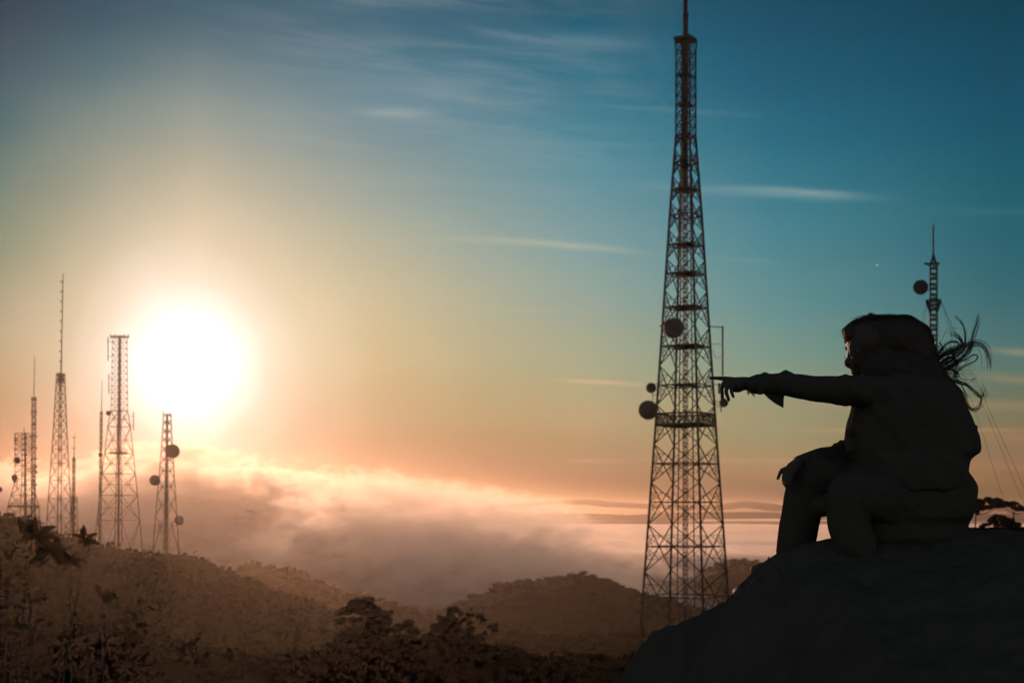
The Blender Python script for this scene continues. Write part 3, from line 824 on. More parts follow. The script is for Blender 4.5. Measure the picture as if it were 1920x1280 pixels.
tree(138, [(838, 1330), (836, 1262), (838, 1215), (846, 1180)], [(852, 1142, 12, 8), (846, 1158, 13, 10), (832, 1162, 10, 9), (820, 1176, 13, 11), (840, 1176, 14, 12), (858, 1176, 10, 13), (806, 1194, 14, 8), (852, 1200, 12, 10), (826, 1208, 20, 8), (838, 1192, 16, 10), (850, 1220, 20, 12), (818, 1226, 20, 12), (862, 1150, 6, 6), (842, 1148, 8, 6)],
     'tall ragged tree with a dark knobbly top', GT, .14, 1.0, 14, .13)
tree(136, [(880, 1330), (886, 1262), (884, 1215), (882, 1190)], [(883, 1141, 4, 3), (880, 1153, 6, 5), (896, 1154, 11, 6), (882, 1168, 7, 5), (922, 1176, 11, 7), (912, 1186, 6, 4), (888, 1196, 10, 8), (902, 1196, 8, 7), (876, 1206, 10, 9), (890, 1228, 10, 8), (874, 1186, 6, 8), (896, 1240, 9, 8), (884, 1182, 8, 8), (892, 1212, 12, 8), (870, 1160, 6, 5), (905, 1160, 6, 4), (928, 1182, 6, 4)],
     'open spindly tree with separate leaf tufts, rightmost of the group', GT, .13, .9, 15, .11)
tree(120, [(1025, 1340), (1024, 1290), (1020, 1272)], [(1026, 1250, 22, 9), (1004, 1262, 20, 9), (1046, 1260, 12, 8), (980, 1272, 16, 9), (1040, 1275, 20, 8)],
     'dim rounded tree at the bottom edge left of the rock slope', GT, .15, 1.1, 16)
tree(140, [(780, 1340), (778, 1290), (780, 1270)], [(780, 1250, 26, 14), (748, 1256, 24, 14), (812, 1254, 24, 12), (700, 1248, 30, 14), (850, 1262, 26, 14), (900, 1272, 24, 10)],
     'wide low tree mass filling the gap under the other valley trees', GT, .17, 1.0, 17)
GR = 'trees behind the rock at right'
tree(215, [(1829, 1010), (1829, 985), (1830, 965)], [(1836, 941, 14, 8), (1858, 937, 18, 7), (1822, 944, 10, 8), (1880, 940, 16, 6), (1846, 950, 20, 6), (1866, 948, 18, 5), (1826, 956, 8, 7)],
     'umbrella shaped tree beside her back, spreading to the right', GR, .17, 1.2, 21, .16)
tree(208, [(1904, 1010), (1903, 985), (1900, 962)], [(1900, 945, 13, 6), (1908, 952, 10, 6), (1925, 955, 14, 7), (1885, 948, 8, 4), (1940, 948, 16, 8)],
     'spreading tree cut off by the right picture edge', GR, .17, 1.2, 22, .16)
tree(190, [(1872, 1012), (1871, 992), (1872, 982)], [(1872, 969, 14, 7), (1858, 976, 14, 7), (1888, 976, 12, 7), (1846, 984, 12, 5), (1905, 983, 10, 6), (1880, 984, 20, 6)],
     'low bushy tree in front of the umbrella shaped tree', GR, .16, 1.3, 23, .14)

def leaf(bm, base, d, up, L, W, droop=0.25):
    """one lance shaped leaf with a folded midrib"""
    d = d.normalized(); side = d.cross(up)
    side = side.normalized() if side.length > .05 else d.orthogonal().normalized()
    nn = side.cross(d).normalized()
    prof = [(0, .04), (.12, .35), (.3, .8), (.5, 1), (.7, .86), (.88, .42), (1, .02)]
    rows = []
    for t, q in prof:
        c = base + d * L * t - Vector((0, 0, 1)) * droop * L * t * t
        rows.append((bm.verts.new(c + side * W * q * .5 + nn * W * .12 * q), bm.verts.new(c), bm.verts.new(c - side * W * q * .5 + nn * W * .12 * q)))
    for a, b in zip(rows, rows[1:]):
        bm.faces.new((a[0], a[1], b[1], b[0])); bm.faces.new((a[1], a[2], b[2], b[1]))
def shoot(D, stem, tops, label, seed, m=None):
    """stem polyline in (px,py); tops: (px,py,[(angle deg from up, length px, width px)...])"""
    rr = random.Random(seed); s = D / F
    t = empty('plant_shoot', P(stem[0][0], HZ + 1.62 / (D) * F, D), label, 'plant', 'leafy shoots close to the camera')
    stem = [(stem[0][0], HZ + 1.62 / (D) * F)] + stem
    bm = bmesh.new()
    tube(bm, catmull([P(*p, D) for p in stem], 4), lambda q: s * (2.0 - 1.0 * q), 6)
    obj('stem', bm, M_stem, t)
    bm = bmesh.new()
    for x, y, lv in tops:
        for a, L, W in lv:
            dep = rr.uniform(-.45, .45)
            d = Vector((sin(radians(a)), dep, cos(radians(a)))).normalized()
            leaf(bm, P(x, y, D), d, Vector((rr.uniform(-.4, .4), -1, rr.uniform(-.2, .5))), L * s, W * s, .18 if abs(a) > 50 else .05)
    obj('leaves', bm, m or M_plant, t)
    return t
shoot(2.9, [(24, 1420), (36, 1280), (44, 1150), (52, 1060), (62, 1002)], [(62, 1002, [(-40, 44, 13), (-62, 30, 12), (-18, 36, 12), (14, 42, 14), (60, 50, 13), (88, 52, 13), (112, 40, 14), (140, 34, 12), (-110, 28, 11)])],
      'tall shoot with a spiky leaf rosette in front of the boxy tower', 1)
shoot(2.7, [(60, 1420), (56, 1280), (70, 1150), (86, 1070), (92, 1034)], [(92, 1034, [(-75, 36, 12), (-115, 44, 13), (-140, 36, 11), (40, 34, 12), (72, 40, 13), (100, 46, 12), (126, 30, 12), (-30, 24, 10), (0, 26, 10)])],
      'shoot with drooping rosette just below and right of the spiky one', 2)
shoot(3.1, [(110, 1420), (118, 1280), (136, 1160), (150, 1090), (166, 1030), (167, 1010)], [(159, 1010, [(-58, 26, 8), (-24, 24, 9), (2, 32, 9), (58, 34, 8), (100, 26, 9), (130, 18, 8), (-120, 16, 8), (165, 16, 8)])],
      'twin stalked shoot with an upright leaf tuft left of the broad tower', 3)
shoot(3.1, [(132, 1420), (134, 1250), (132, 1110), (131, 1058)], [(131, 1052, [(-60, 30, 9), (40, 24, 9), (75, 26, 9), (110, 28, 8), (-100, 20, 8)])],
      'thin shoot with a small tuft beneath the twin stalked one', 4)
shoot(2.6, [(196, 1420), (194, 1300), (192, 1190), (190, 1120)], [(190, 1116, [(-25, 28, 9), (95, 34, 8), (115, 30, 8), (70, 26, 8)])],
      'shoot with a pale greenish top leaf and layered side leaves', 5)
shoot(2.5, [(166, 1420), (164, 1300), (165, 1200), (168, 1160)], [(168, 1160, [(8, 22, 9), (20, 10, 5)])],
      'thin stalk ending in a single upright orange leaf', 6)
shoot(2.4, [(230, 1420), (232, 1320), (236, 1240), (237, 1196)], [(237, 1192, [(-10, 36, 11), (45, 26, 10), (82, 46, 12), (112, 26, 9), (-70, 20, 8), (150, 18, 8)])],
      'shoot with three bright orange leaves, lowest on the right', 7)
shoot(2.5, [(22, 1420), (20, 1300), (22, 1210), (24, 1178)], [(24, 1176, [(10, 26, 9), (-30, 24, 8), (75, 30, 9), (-80, 24, 8)])],
      'low shoot with a few dull leaves near the bottom left corner', 8)
shoot(2.8, [(68, 1420), (62, 1300), (56, 1180), (56, 1128)], [(58, 1126, [(78, 24, 8), (60, 34, 8), (-40, 22, 8), (98, 28, 8)]), (60, 1096, [(72, 24, 8), (-80, 20, 8)])],
      'shoot with narrow side leaves left of the picture between rosettes', 9)
shoot(2.4, [(112, 1420), (110, 1320), (112, 1240), (116, 1190)], [(116, 1188, [(60, 22, 8), (35, 18, 6), (90, 14, 6), (-70, 18, 7)])],
      'short shoot with a reddish crumpled leaf near the lower left', 10)
shoot(3.0, [(2, 1420), (8, 1280), (14, 1150), (10, 1100)], [(8, 1098, [(40, 24, 9), (80, 26, 9), (-60, 24, 9), (10, 22, 8)]), (20, 1052, [(15, 26, 8), (-25, 24, 8)])],
      'shoot at the very left edge with leaves at two heights', 11)

# ------------------------------------------------------------------ the seated girl
M_skin = mat('skin', (0.038, 0.035, 0.033), 0.7, 0.05, 20.0, spec=0.25)
M_jacket = mat('jacket_cloth', (0.040, 0.040, 0.038), 0.97, 0.05, 30.0, spec=0.0)
M_trouser = mat('trouser_cloth', (0.040, 0.040, 0.038), 0.97, 0.05, 30.0, spec=0.0)
M_hair = mat('hair', (0.036, 0.034, 0.032), 0.85, 0.1, 40.0, spec=0.1, trans=0.12, tcol=(0.22, 0.11, 0.06))
M_shoe = mat('shoe_leather', (0.06, 0.06, 0.06), 0.7, 0.2, 20.0)
M_metal = mat('bracelet_metal', (0.5, 0.42, 0.3), 0.35, 0.1, 20.0, metal=0.9)
DP = 6.0; S6 = DP / F

def cap(bm, a, ra, b, rb, n=14, squash=None):
    """tapered capsule (closed)"""
    a = Vector(a); b = Vector(b); d = b - a; L = d.length
    ax = d.normalized() if L > 1e-6 else Vector((0, 0, 1))
    u = ax.orthogonal().normalized(); v = ax.cross(u); rings = []
    st = []
    for k in range(6): t = -pi / 2 + pi / 2 * k / 5; st.append((sin(t) * ra, cos(t) * ra))
    for k in range(6): t = pi / 2 * k / 5; st.append((L + sin(t) * rb, cos(t) * rb))
    for h, r in st:
        rings.append([bm.verts.new(a + ax * h + (u * cos(2 * pi * k / n) + v * sin(2 * pi * k / n)) * max(r, 1e-4)) for k in range(n)])
    for p, q in zip(rings, rings[1:]):
        for k in range(n): bm.faces.new((p[k], p[(k + 1) % n], q[(k + 1) % n], q[k]))
    bm.faces.new(rings[0][::-1]); bm.faces.new(rings[-1])
def ell(bm, c, rx, ry, rz, rotz=0.0, n=20, tilt=0.0):
    m = Matrix.Translation(c) @ Matrix.Rotation(rotz, 4, 'Z') @ Matrix.Rotation(tilt, 4, 'Y') @ Matrix.Diagonal((rx, ry, rz, 1))
    bmesh.ops.create_uvsphere(bm, u_segments=n, v_segments=n // 2 + 2, radius=1.0, matrix=m)
def chain(bm, pts, n=14):
    """pts: (Vector, r)"""
    for (a, ra), (b, rb) in zip(pts, pts[1:]): cap(bm, a, ra, b, rb, n)
def loft(bm, secs, n=36, sq=2.3):
    """secs: (row, col left, col right, half depth m, depth offset m) top to bottom"""
    rings = []
    for y, xl, xr, hd, off in secs:
        c = P((xl + xr) / 2, y, DP, 0); rx = (xr - xl) / 2 * S6; ring = []
        for k in range(n):
            t = 2 * pi * k / n; ct, s_ = cos(t), sin(t)
            ex = 2 / sq
            ring.append(bm.verts.new(c + Vector((math.copysign(abs(ct) ** ex, ct) * rx, off + math.copysign(abs(s_) ** ex, s_) * hd, 0))))
        rings.append(ring)
    for p, q in zip(rings, rings[1:]):
        for k in range(n): bm.faces.new((p[k], p[(k + 1) % n], q[(k + 1) % n], q[k]))
    bm.faces.new(rings[0][::-1]); bm.faces.new(rings[-1])
def fuse(bm, voxel, smooth=4, fac=0.5):
    """fuse overlapping closed shapes into one continuous skin"""
    bmesh.ops.recalc_face_normals(bm, faces=bm.faces[:])
    me = bpy.data.meshes.new('tmp'); bm.to_mesh(me); bm.free()
    o = bpy.data.objects.new('tmp', me); link(o)
    r = o.modifiers.new('r', 'REMESH'); r.mode = 'VOXEL'; r.voxel_size = voxel; r.adaptivity = 0
    if smooth:
        k = o.modifiers.new('s', 'SMOOTH'); k.iterations = smooth; k.factor = fac
    dg = bpy.context.evaluated_depsgraph_get(); dg.update()
    out = bpy.data.meshes.new_from_object(o.evaluated_get(dg))
    bpy.data.objects.remove(o); bpy.data.meshes.remove(me)
    return out
def folds(me, amp, sx, sy, sz, seed):
    """cloth creases pressed into the surface along its normals"""
    ns = [v.normal.copy() for v in me.vertices]
    for v, q in zip(me.vertices, ns):
        c = v.co
        p_ = Vector((c.x * sx + c.z * sx * .6, c.y * sy, c.z * sz + c.x * sz * .35)) + Vector((seed, 0, 0))
        a_ = 1 - abs(noise.noise(p_)) * 2.2
        b_ = noise.fractal(p_ * 2.3, 1, 2, 3)
        v.co = c + q * amp * (a_ * .6 + b_ * .5 - .35) * (0.35 if abs(q.y) < .35 else 1.0)
def Q(px, py, dy=0.0): return P(px, py, DP, dy)

# head frame: looks away to the left, towards the sun
HC = Q(1622, 653, 0.02)
hf = Vector((-0.42, 0.907, -0.03)).normalized(); hs = hf.cross(Vector((0, 0, 1))).normalized(); hu = hs.cross(hf).normalized()
def H(f, sd_, u): return HC + hf * f + hs * sd_ + hu * u
hrot = math.atan2(hf.y, hf.x)

def body():
    bm = bmesh.new()
    # skull, jaw, face
    ell(bm, H(-0.008, 0, 0.030), 0.096, 0.075, 0.088, hrot)
    ell(bm, H(0.018, 0, -0.034), 0.070, 0.066, 0.078, hrot)
    ell(bm, H(0.052, 0, -0.088), 0.028, 0.030, 0.024, hrot)
    chain(bm, [(H(0.055, 0, -0.083), .022), (H(0.0, .045, -.06), .024), (H(-.02, .060, -.02), .02)])
    chain(bm, [(H(0.055, 0, -0.083), .022), (H(0.0, -.045, -.06), .024), (H(-.02, -.060, -.02), .02)])
    chain(bm, [(H(0.080, 0, 0.022), .009), (H(0.086, 0, -0.008), .009), (H(0.089, 0, -0.020), .010)])
    for sg in (-1, 1):
        ell(bm, H(0.092, sg * .012, -.026), .010, .009, .008, hrot)
        ell(bm, H(0.074, sg * .030, 0.010), .014, .016, .012, hrot)       # eyes in their lids
        ell(bm, H(0.048, sg * .042, -.056), .024, .026, .024, hrot)       # cheeks
        chain(bm, [(H(.084, sg * .012, .036), .007), (H(.080, sg * .034, .040), .007), (H(.066, sg * .052, .034), .006)])   # brows
        ell(bm, H(-.012, sg * .078, .000), .020, .008, .032, hrot)        # ears
        ell(bm, H(-.008, sg * .080, -.024), .010, .007, .012, hrot)
    chain(bm, [(H(.080, -.020, -.052), .006), (H(.090, 0, -.049), .008), (H(.080, .020, -.052), .006)])
    chain(bm, [(H(.080, -.016, -.060), .006), (H(.088, 0, -.061), .009), (H(.080, .016, -.060), .006)])
    # neck and trunk
    chain(bm, [(H(-.02, 0, -.03), .052), (Q(1652, 716, .02), .052), (Q(1672, 745, .0), .062)])
    chain(bm, [(Q(1640, 752, -.06), .055), (Q(1680, 745, .0), .075), (Q(1742, 752, .12), .055)])
    chain(bm, [(Q(1684, 770, .02), .12), (Q(1694, 830, .02), .125), (Q(1702, 890, .02), .115), (Q(1712, 945, .02), .135)])
    ell(bm, Q(1650, 800, -.0), .08, .11, .09)
    # near arm, stretched out and pointing
    arm = [(Q(1640, 748, -.06), .050), (Q(1590, 736, -.09), .045), (Q(1535, 730, -.10), .038), (Q(1515, 728, -.10), .038), (Q(1470, 724, -.07), .034), (Q(1428, 721, -.04), .027), (Q(1402, 719.5, -.03), .0255)]
    chain(bm, arm)
    HY = -.03
    # palm
    chain(bm, [(Q(1402, 718, HY), .0265), (Q(1388, 718, HY - .004), .0270), (Q(1374, 716.5, HY - .006), .0215)])
    chain(bm, [(Q(1402, 721, HY + .02), .022), (Q(1388, 721, HY + .022), .023), (Q(1373, 718.5, HY + .022), .020)])
    chain(bm, [(Q(1398, 722, HY - .005), .022), (Q(1381, 724, HY - .012), .017)])
    # pointing index finger
    chain(bm, [(Q(1374, 711.5, HY + .026), .0125), (Q(1357, 709.6, HY + .030), .0108), (Q(1345, 708.6, HY + .030), .0085), (Q(1332, 708.6, HY + .029), .0066)], 10)
    # middle, ring and little finger hang curled
    chain(bm, [(Q(1370, 714, HY + .010), .0118), (Q(1356.5, 718.5, HY + .008), .0103), (Q(1353, 729, HY + .006), .0090), (Q(1355, 746, HY + .008), .0074)], 10)
    chain(bm, [(Q(1373, 717, HY - .008), .0112), (Q(1363, 724, HY - .012), .0100), (Q(1361.5, 735, HY - .014), .0088), (Q(1366.5, 750, HY - .010), .0072)], 10)
    chain(bm, [(Q(1378, 721, HY - .024), .0102), (Q(1371, 728, HY - .030), .0088), (Q(1372, 736, HY - .032), .0078), (Q(1375.5, 744, HY - .030), .0066)], 10)
    # thumb tucked under from the side of the palm
    chain(bm, [(Q(1396, 725, HY + .030), .014), (Q(1384, 731, HY + .040), .0115), (Q(1376, 731, HY + .040), .0095)], 10)
    # far arm, resting along the thigh, hand over the knee
    chain(bm, [(Q(1742, 752, .12), .050), (Q(1700, 800, .20), .043), (Q(1655, 848, .21), .037), (Q(1590, 852, .18), .034), (Q(1515, 858, .10), .026), (Q(1497, 864, .07), .023)])
    KY = .02
    chain(bm, [(Q(1497, 866, KY + .03), .022), (Q(1484, 876, KY + .01), .022), (Q(1477, 885, KY), .020)])
    chain(bm, [(Q(1497, 868, KY - .005), .020), (Q(1486, 882, KY - .025), .019)])
    chain(bm, [(Q(1474, 878, KY + .02), .0105), (Q(1466, 881, KY + .02), .0095), (Q(1461.5, 889, KY + .018), .0085), (Q(1458.5, 896.5, KY + .015), .0072)], 10)
    chain(bm, [(Q(1476, 884, KY), .0105), (Q(1470.5, 890, KY - .004), .0095), (Q(1469, 899, KY - .006), .0085), (Q(1470, 907, KY - .006), .0072)], 10)
    chain(bm, [(Q(1480, 888, KY - .02), .0105), (Q(1475, 896, KY - .026), .0095), (Q(1473, 905, KY - .028), .0085), (Q(1473.5, 911.5, KY - .026), .0075)], 10)
    chain(bm, [(Q(1485, 890, KY - .036), .0095), (Q(1481, 899, KY - .044), .0088), (Q(1478.5, 906, KY - .046), .0078), (Q(1479, 910.5, KY - .044), .007)], 10)
    chain(bm, [(Q(1490, 872, KY + .045), .012), (Q(1479, 880, KY + .055), .010), (Q(1472, 888, KY + .052), .0085)], 10)
    # legs
    chain(bm, [(Q(1700, 955, .10), .085), (Q(1600, 915, .14), .075), (Q(1524, 894, .12), .060), (Q(1508, 930, .13), .060), (Q(1500, 985, .13), .052), (Q(1493, 1040, .12), .040)])
    chain(bm, [(Q(1700, 958, -.08), .085), (Q(1630, 938, -.12), .075), (Q(1590, 926, -.14), .062), (Q(1596, 965, -.14), .055), (Q(1612, 1020, -.13), .042), (Q(1616, 1034, -.13), .036)])
    me = fuse(bm, 0.0042, 2)
    o = obj('person', me, M_skin, None, True)
    tag(o, 'seated girl in near silhouette on the rock, hair blowing, one arm pointing left', 'person')
    return o
girl = body()

def jacket():
    bm = bmesh.new()
    loft(bm, [(694, 1648, 1722, .07, .03), (702, 1618, 1762, .13, .03), (714, 1604, 1782, .18, .03), (735, 1602, 1798, .205, .03), (760, 1603, 1810, .215, .03),
              (787, 1595, 1823, .22, .03), (806, 1591, 1830, .22, .03), (826, 1590, 1836, .22, .03), (842, 1591, 1838.5, .215, .025), (850, 1594, 1835, .21, .02), (857, 1598, 1820, .212, .015), (864, 1602, 1815, .216, .01), (884, 1604, 1812, .222, .01), (904, 1608, 1815, .226, .01), (918, 1612, 1814, .222, .01), (924, 1620, 1806, .20, .01)])
    # folds: the stand of the coat front and the flared back hem
    chain(bm, [(Q(1590, 808, -.05), .009), (Q(1591, 822, -.05), .010), (Q(1596, 840, -.05), .018)])
    chain(bm, [(Q(1826, 842, .02), .022), (Q(1829, 800, .03), .012)])
    # pointing sleeve, with its creases
    sl = [(1650, 738, .078, -.04), (1603, 732, .0655, -.085), (1570, 732, .0600, -.095), (1531, 728.5, .0535, -.10), (1505, 725, .0515, -.10), (1480, 722.5, .0485, -.085), (1460, 720, .0455, -.07), (1440, 719, .0435, -.055), (1416, 720.6, .0415, -.04)]
    chain(bm, [(Q(x, y, d), r) for x, y, r, d in sl], 18)
    for x, y, r in ((1434, 704, .017), (1472, 702, .018), (1466, 706, .018), (1480, 704, .016), (1550, 709.5, .011), (1563, 711, .013), (1585, 708, .014), (1420, 706, .012), (1411, 722, .030), (1545, 748, .014), (1585, 755, .014), (1425, 733, .018)):
        chain(bm, [(Q(x, y, -.10 + (0.03 if x < 1480 else 0)), r), (Q(x + 2, y, -.03 + (0.02 if x < 1480 else 0)), r * .9)], 12)
    # far sleeve lying on the thigh
    chain(bm, [(Q(1745, 750, .13), .075), (Q(1700, 805, .20), .065), (Q(1650, 850, .22), .056), (Q(1600, 855, .18), .052), (Q(1545, 857, .14), .048), (Q(1512, 865, .09), .040)])
    for x, y, r in ((1578, 833, .018), (1566, 836, .013), (1584, 836, .020)):
        chain(bm, [(Q(x, y, .12), r), (Q(x, y + 6, .22), r)], 10)
    me = fuse(bm, 0.0060, 3)
    folds(me, .016, 7, 5, 3.2, 3)
    j = obj('jacket', me, M_jacket, girl, True)
    # hanging cuff flap
    bm = bmesh.new()
    out = [(1430, 736), (1440, 746), (1452, 755.5), (1462, 761), (1469, 765), (1469.5, 756), (1469.5, 748), (1471, 742), (1455, 732)]
    f = [bm.verts.new(Q(x, y, -.060 - (i % 2) * .002)) for i, (x, y) in enumerate(out)]; b = [bm.verts.new(Q(x, y, -.050)) for x, y in out]
    bm.faces.new(f); bm.faces.new(b[::-1]); n = len(out)
    for i in range(n): bm.faces.new((f[i], b[i], b[(i + 1) % n], f[(i + 1) % n]))
    bmesh.ops.recalc_face_normals(bm, faces=bm.faces[:])
    obj('cuff_flap', bm, M_jacket, girl)
jacket()

def trousers():
    bm = bmesh.new()
    loft(bm, [(850, 1622, 1800, .16, .03), (862, 1604, 1816, .18, .03), (873, 1600, 1818, .19, .03), (884, 1596, 1817, .20, .03), (893, 1590, 1823, .21, .03), (904, 1584, 1828, .215, .02), (923, 1580, 1832, .22, .02),
              (940, 1582, 1831, .22, .02), (952, 1586, 1828, .22, .02), (968, 1590, 1822.5, .22, .02), (980, 1592, 1817, .20, .02), (994, 1590, 1812, .20, .02), (1008, 1592, 1806, .20, .02), (1030, 1600, 1790, .17, .02)], 36, 2.2)
    # raised far leg
    chain(bm, [(Q(1690, 930, .10), .115), (Q(1600, 903, .13), .104), (Q(1545, 892, .12), .094), (Q(1516, 894, .11), .084)], 20)
    chain(bm, [(Q(1516, 894, .11), .084), (Q(1509, 922, .12), .084), (Q(1503, 955, .12), .0845), (Q(1497.5, 986, .12), .084), (Q(1492.5, 1018, .12), .082), (Q(1491, 1040, .12), .080)], 20)
    # near leg
    chain(bm, [(Q(1700, 945, -.09), .112), (Q(1640, 930, -.13), .100), (Q(1592, 924, -.14), .088)], 20)
    chain(bm, [(Q(1592, 924, -.14), .088), (Q(1588.5, 950, -.14), .086), (Q(1590.5, 979, -.14), .088), (Q(1599, 1012, -.14), .086), (Q(1606, 1030, -.14), .084)], 20)
    chain(bm, [(Q(1536, 950, .05), .045), (Q(1560, 944, .0), .05)], 14)
    me = fuse(bm, 0.0065, 2)
    folds(me, .013, 4, 5, 6, 9)
    obj('trousers', me, M_trouser, girl, True)
trousers()

def shoes():
    for x, y, dy, L in ((1488, 1062, .11, 1), (1600, 1052, -.14, 1)):
        bm = bmesh.new()
        base = Q(x, y, dy)
        chain(bm, [(base + Vector((.03, 0, .01)), .042), (base + Vector((-.05, .02, 0)), .036), (base + Vector((-.13, .04, -.012)), .030), (base + Vector((-.155, .045, -.016)), .024)])
        chain(bm, [(base + Vector((.02, 0, .05)), .042), (base + Vector((.03, 0, .01)), .040)])
        me = fuse(bm, .006, 2); obj('shoe', me, M_shoe, girl, True)
shoes()

def bracelet():
    bm = bmesh.new()
    def ringp(c, tiltx, r):
        pts = [c + Vector((sin(t) * r * .35 * tiltx, cos(t) * r, sin(t) * r)) for t in [2 * pi * k / 20 for k in range(21)]]
        tube(bm, pts, .0016, 5)
    ringp(Q(1405, 722, -.03), .5, .036); ringp(Q(1408, 723, -.03), .8, .037)
    for k in range(5): 
        p = Q(1405 + k * 2.0, 732 + k * 2.0, -.045)
        chain(bm, [(p, .003), (p + Vector((.003, 0, -.006)), .0022)], 6)
    obj('bracelet', bm, M_metal, girl)
bracelet()

def hair():
    rr = random.Random(5)
    bm = bmesh.new()
    # the wind-blown mass: crown, back of the head, and down over the shoulders
    ell(bm, Q(1640, 634, .04), .115, .12, .092)
    ell(bm, Q(1672, 640, .03), .130, .13, .108)
    ell(bm, Q(1700, 652, .02), .108, .12, .112)
    ell(bm, Q(1715, 668, .02), .088, .12, .108)
    ell(bm, Q(1692, 700, .01), .135, .13, .12)
    ell(bm, Q(1730, 704, .01), .080, .11, .09)
    ell(bm, Q(1652, 690, -.02), .085, .09, .10)
    chain(bm, [(Q(1597, 621, .03), .034), (Q(1610, 613, .03), .038), (Q(1630, 607, .03), .040), (Q(1654, 604, .03), .032)])
    ell(bm, Q(1596, 629, .03), .033, .06, .034)
    chain(bm, [(Q(1700, 612, .0), .042), (Q(1722, 622, .0), .042), (Q(1738, 640, .0), .030)])
    chain(bm, [(Q(1730, 690, .0), .07), (Q(1757, 716, .0), .055), (Q(1778, 745, .0), .045), (Q(1795, 768, .0), .020)])
    me = fuse(bm, .006, 6)
    folds(me, .008, 6, 6, 14, 5)
    # separate locks flying to the right
    bm = bmesh.new(); bm.from_mesh(me)
    def Z(zx, zy): return (1560 + zx * .2344, 560 + zy * .2344)
    def lock(pts, r0, r1, fuzz=0, seed=0):
        r2 = random.Random(seed)
        d0 = r2.uniform(-.05, .05); d1 = r2.uniform(-.10, .10); n = len(pts)
        V = [Q(*Z(*p), d0 + (d1 - d0) * i / (n - 1)) for i, p in enumerate(pts)]
        C_ = catmull(V, 7)
        fuzz = 0 if r0 < .7 else int(4 + r0 * 4)
        for k in range(1 + fuzz):
            rv = lambda: Vector((r2.gauss(0, 1), r2.gauss(0, 1), r2.gauss(0, 1)))
            off = rv() * (r0 * S6 * .75 if fuzz else 0); off2 = rv() * (r0 * S6 * 1.3 if fuzz else 0)
            m = len(C_); cut = m if k % 3 else max(6, int(m * r2.uniform(.6, 1)))
            pp = [c + off.lerp(off2, i / m) for i, c in enumerate(C_)][:cut]
            q0 = (.62 if fuzz else r0) * S6; q1 = (.22 if fuzz else r1) * S6
            tube(bm, pp, lambda q: q0 + (q1 - q0) * q, 4)
    L_ = [([(800, 540), (860, 480), (950, 415), (1060, 378), (1150, 350), (1220, 375), (1252, 430), (1266, 490), (1270, 540)], 4.2, .5, 5),
          ([(790, 600), (860, 575), (960, 530), (1050, 465), (1105, 390), (1130, 300), (1160, 200), (1172, 140)], 3.4, .5, 4),
          ([(850, 600), (940, 560), (1000, 600), (985, 650)], 2.4, .7, 2),
          ([(830, 560), (940, 470), (990, 500), (1000, 560), (985, 640)], 2.0, .7, 1),
          ([(900, 480), (1000, 455), (1055, 415), (1068, 340), (1066, 260), (1040, 190), (985, 138)], 1.3, .35, 1),
          ([(960, 420), (1040, 375), (1020, 320), (985, 292), (940, 282)], 2.0, .6, 1),
          ([(860, 620), (920, 640), (990, 665), (1060, 680), (1120, 720), (1165, 768), (1205, 782), (1228, 765), (1208, 715)], 2.8, .6, 3),
          ([(900, 640), (980, 690), (1040, 755), (1080, 840), (1110, 885), (1150, 888), (1185, 855), (1196, 800), (1170, 760)], 2.6, 1.0, 3),
          ([(940, 660), (1000, 720), (1050, 790), (1070, 850), (1090, 870)], 3.2, 1.2, 3),
          ([(950, 650), (990, 600), (1020, 565), (1065, 530)], 1.5, .6, 0),
          ([(860, 575), (940, 505), (1060, 492), (1130, 450), (1165, 462), (1142, 500), (1060, 535)], .8, .3, 0),
          ([(830, 430), (880, 330), (920, 250), (985, 233), (1030, 268)], .6, .3, 0),
          ([(830, 470), (880, 400), (930, 355), (990, 348), (1030, 378)], 1.6, .5, 2),
          ([(790, 400), (850, 470), (930, 430), (1010, 400)], 2.6, .8, 3),
          ([(820, 520), (880, 440), (960, 430), (1040, 400), (1120, 360)], 3.6, .6, 4),
          ([(830, 560), (920, 500), (1000, 440), (1050, 390)], 3.6, 1.0, 4),
          ([(860, 590), (960, 545), (1040, 480), (1090, 420), (1115, 350)], 2.6, .6, 3),
          ([(860, 350), (880, 380), (870, 420), (830, 450)], .7, .4, 1),
          ([(1070, 370), (1076, 300), (1078, 230), (1060, 175)], .5, .25, 0),
          ([(1000, 560), (1100, 580), (1160, 560), (1215, 540)], .35, .2, 0),
          ([(1000, 640), (1030, 680), (1060, 740), (1090, 790)], .8, .4, 1)]
    for k, (p, a, b, f) in enumerate(L_): lock(p, a, b, f, k)
    for k in range(130):
        x0 = rr.uniform(800, 960); y0 = rr.uniform(380, 690); up = rr.random() < .6
        ln = rr.uniform(90, 330); a = radians(rr.uniform(-70, 45) if up else rr.uniform(10, 75)); cv = rr.uniform(-1.7, 1.7); pts = []
        x, y = x0, y0
        for i in range(7):
            pts.append((x, y)); x += cos(a) * ln / 6; y += sin(a) * ln / 6; a += cv / 6 + rr.uniform(-.15, .15)
        lock(pts, rr.uniform(.3, .6), .18, 0, 100 + k)
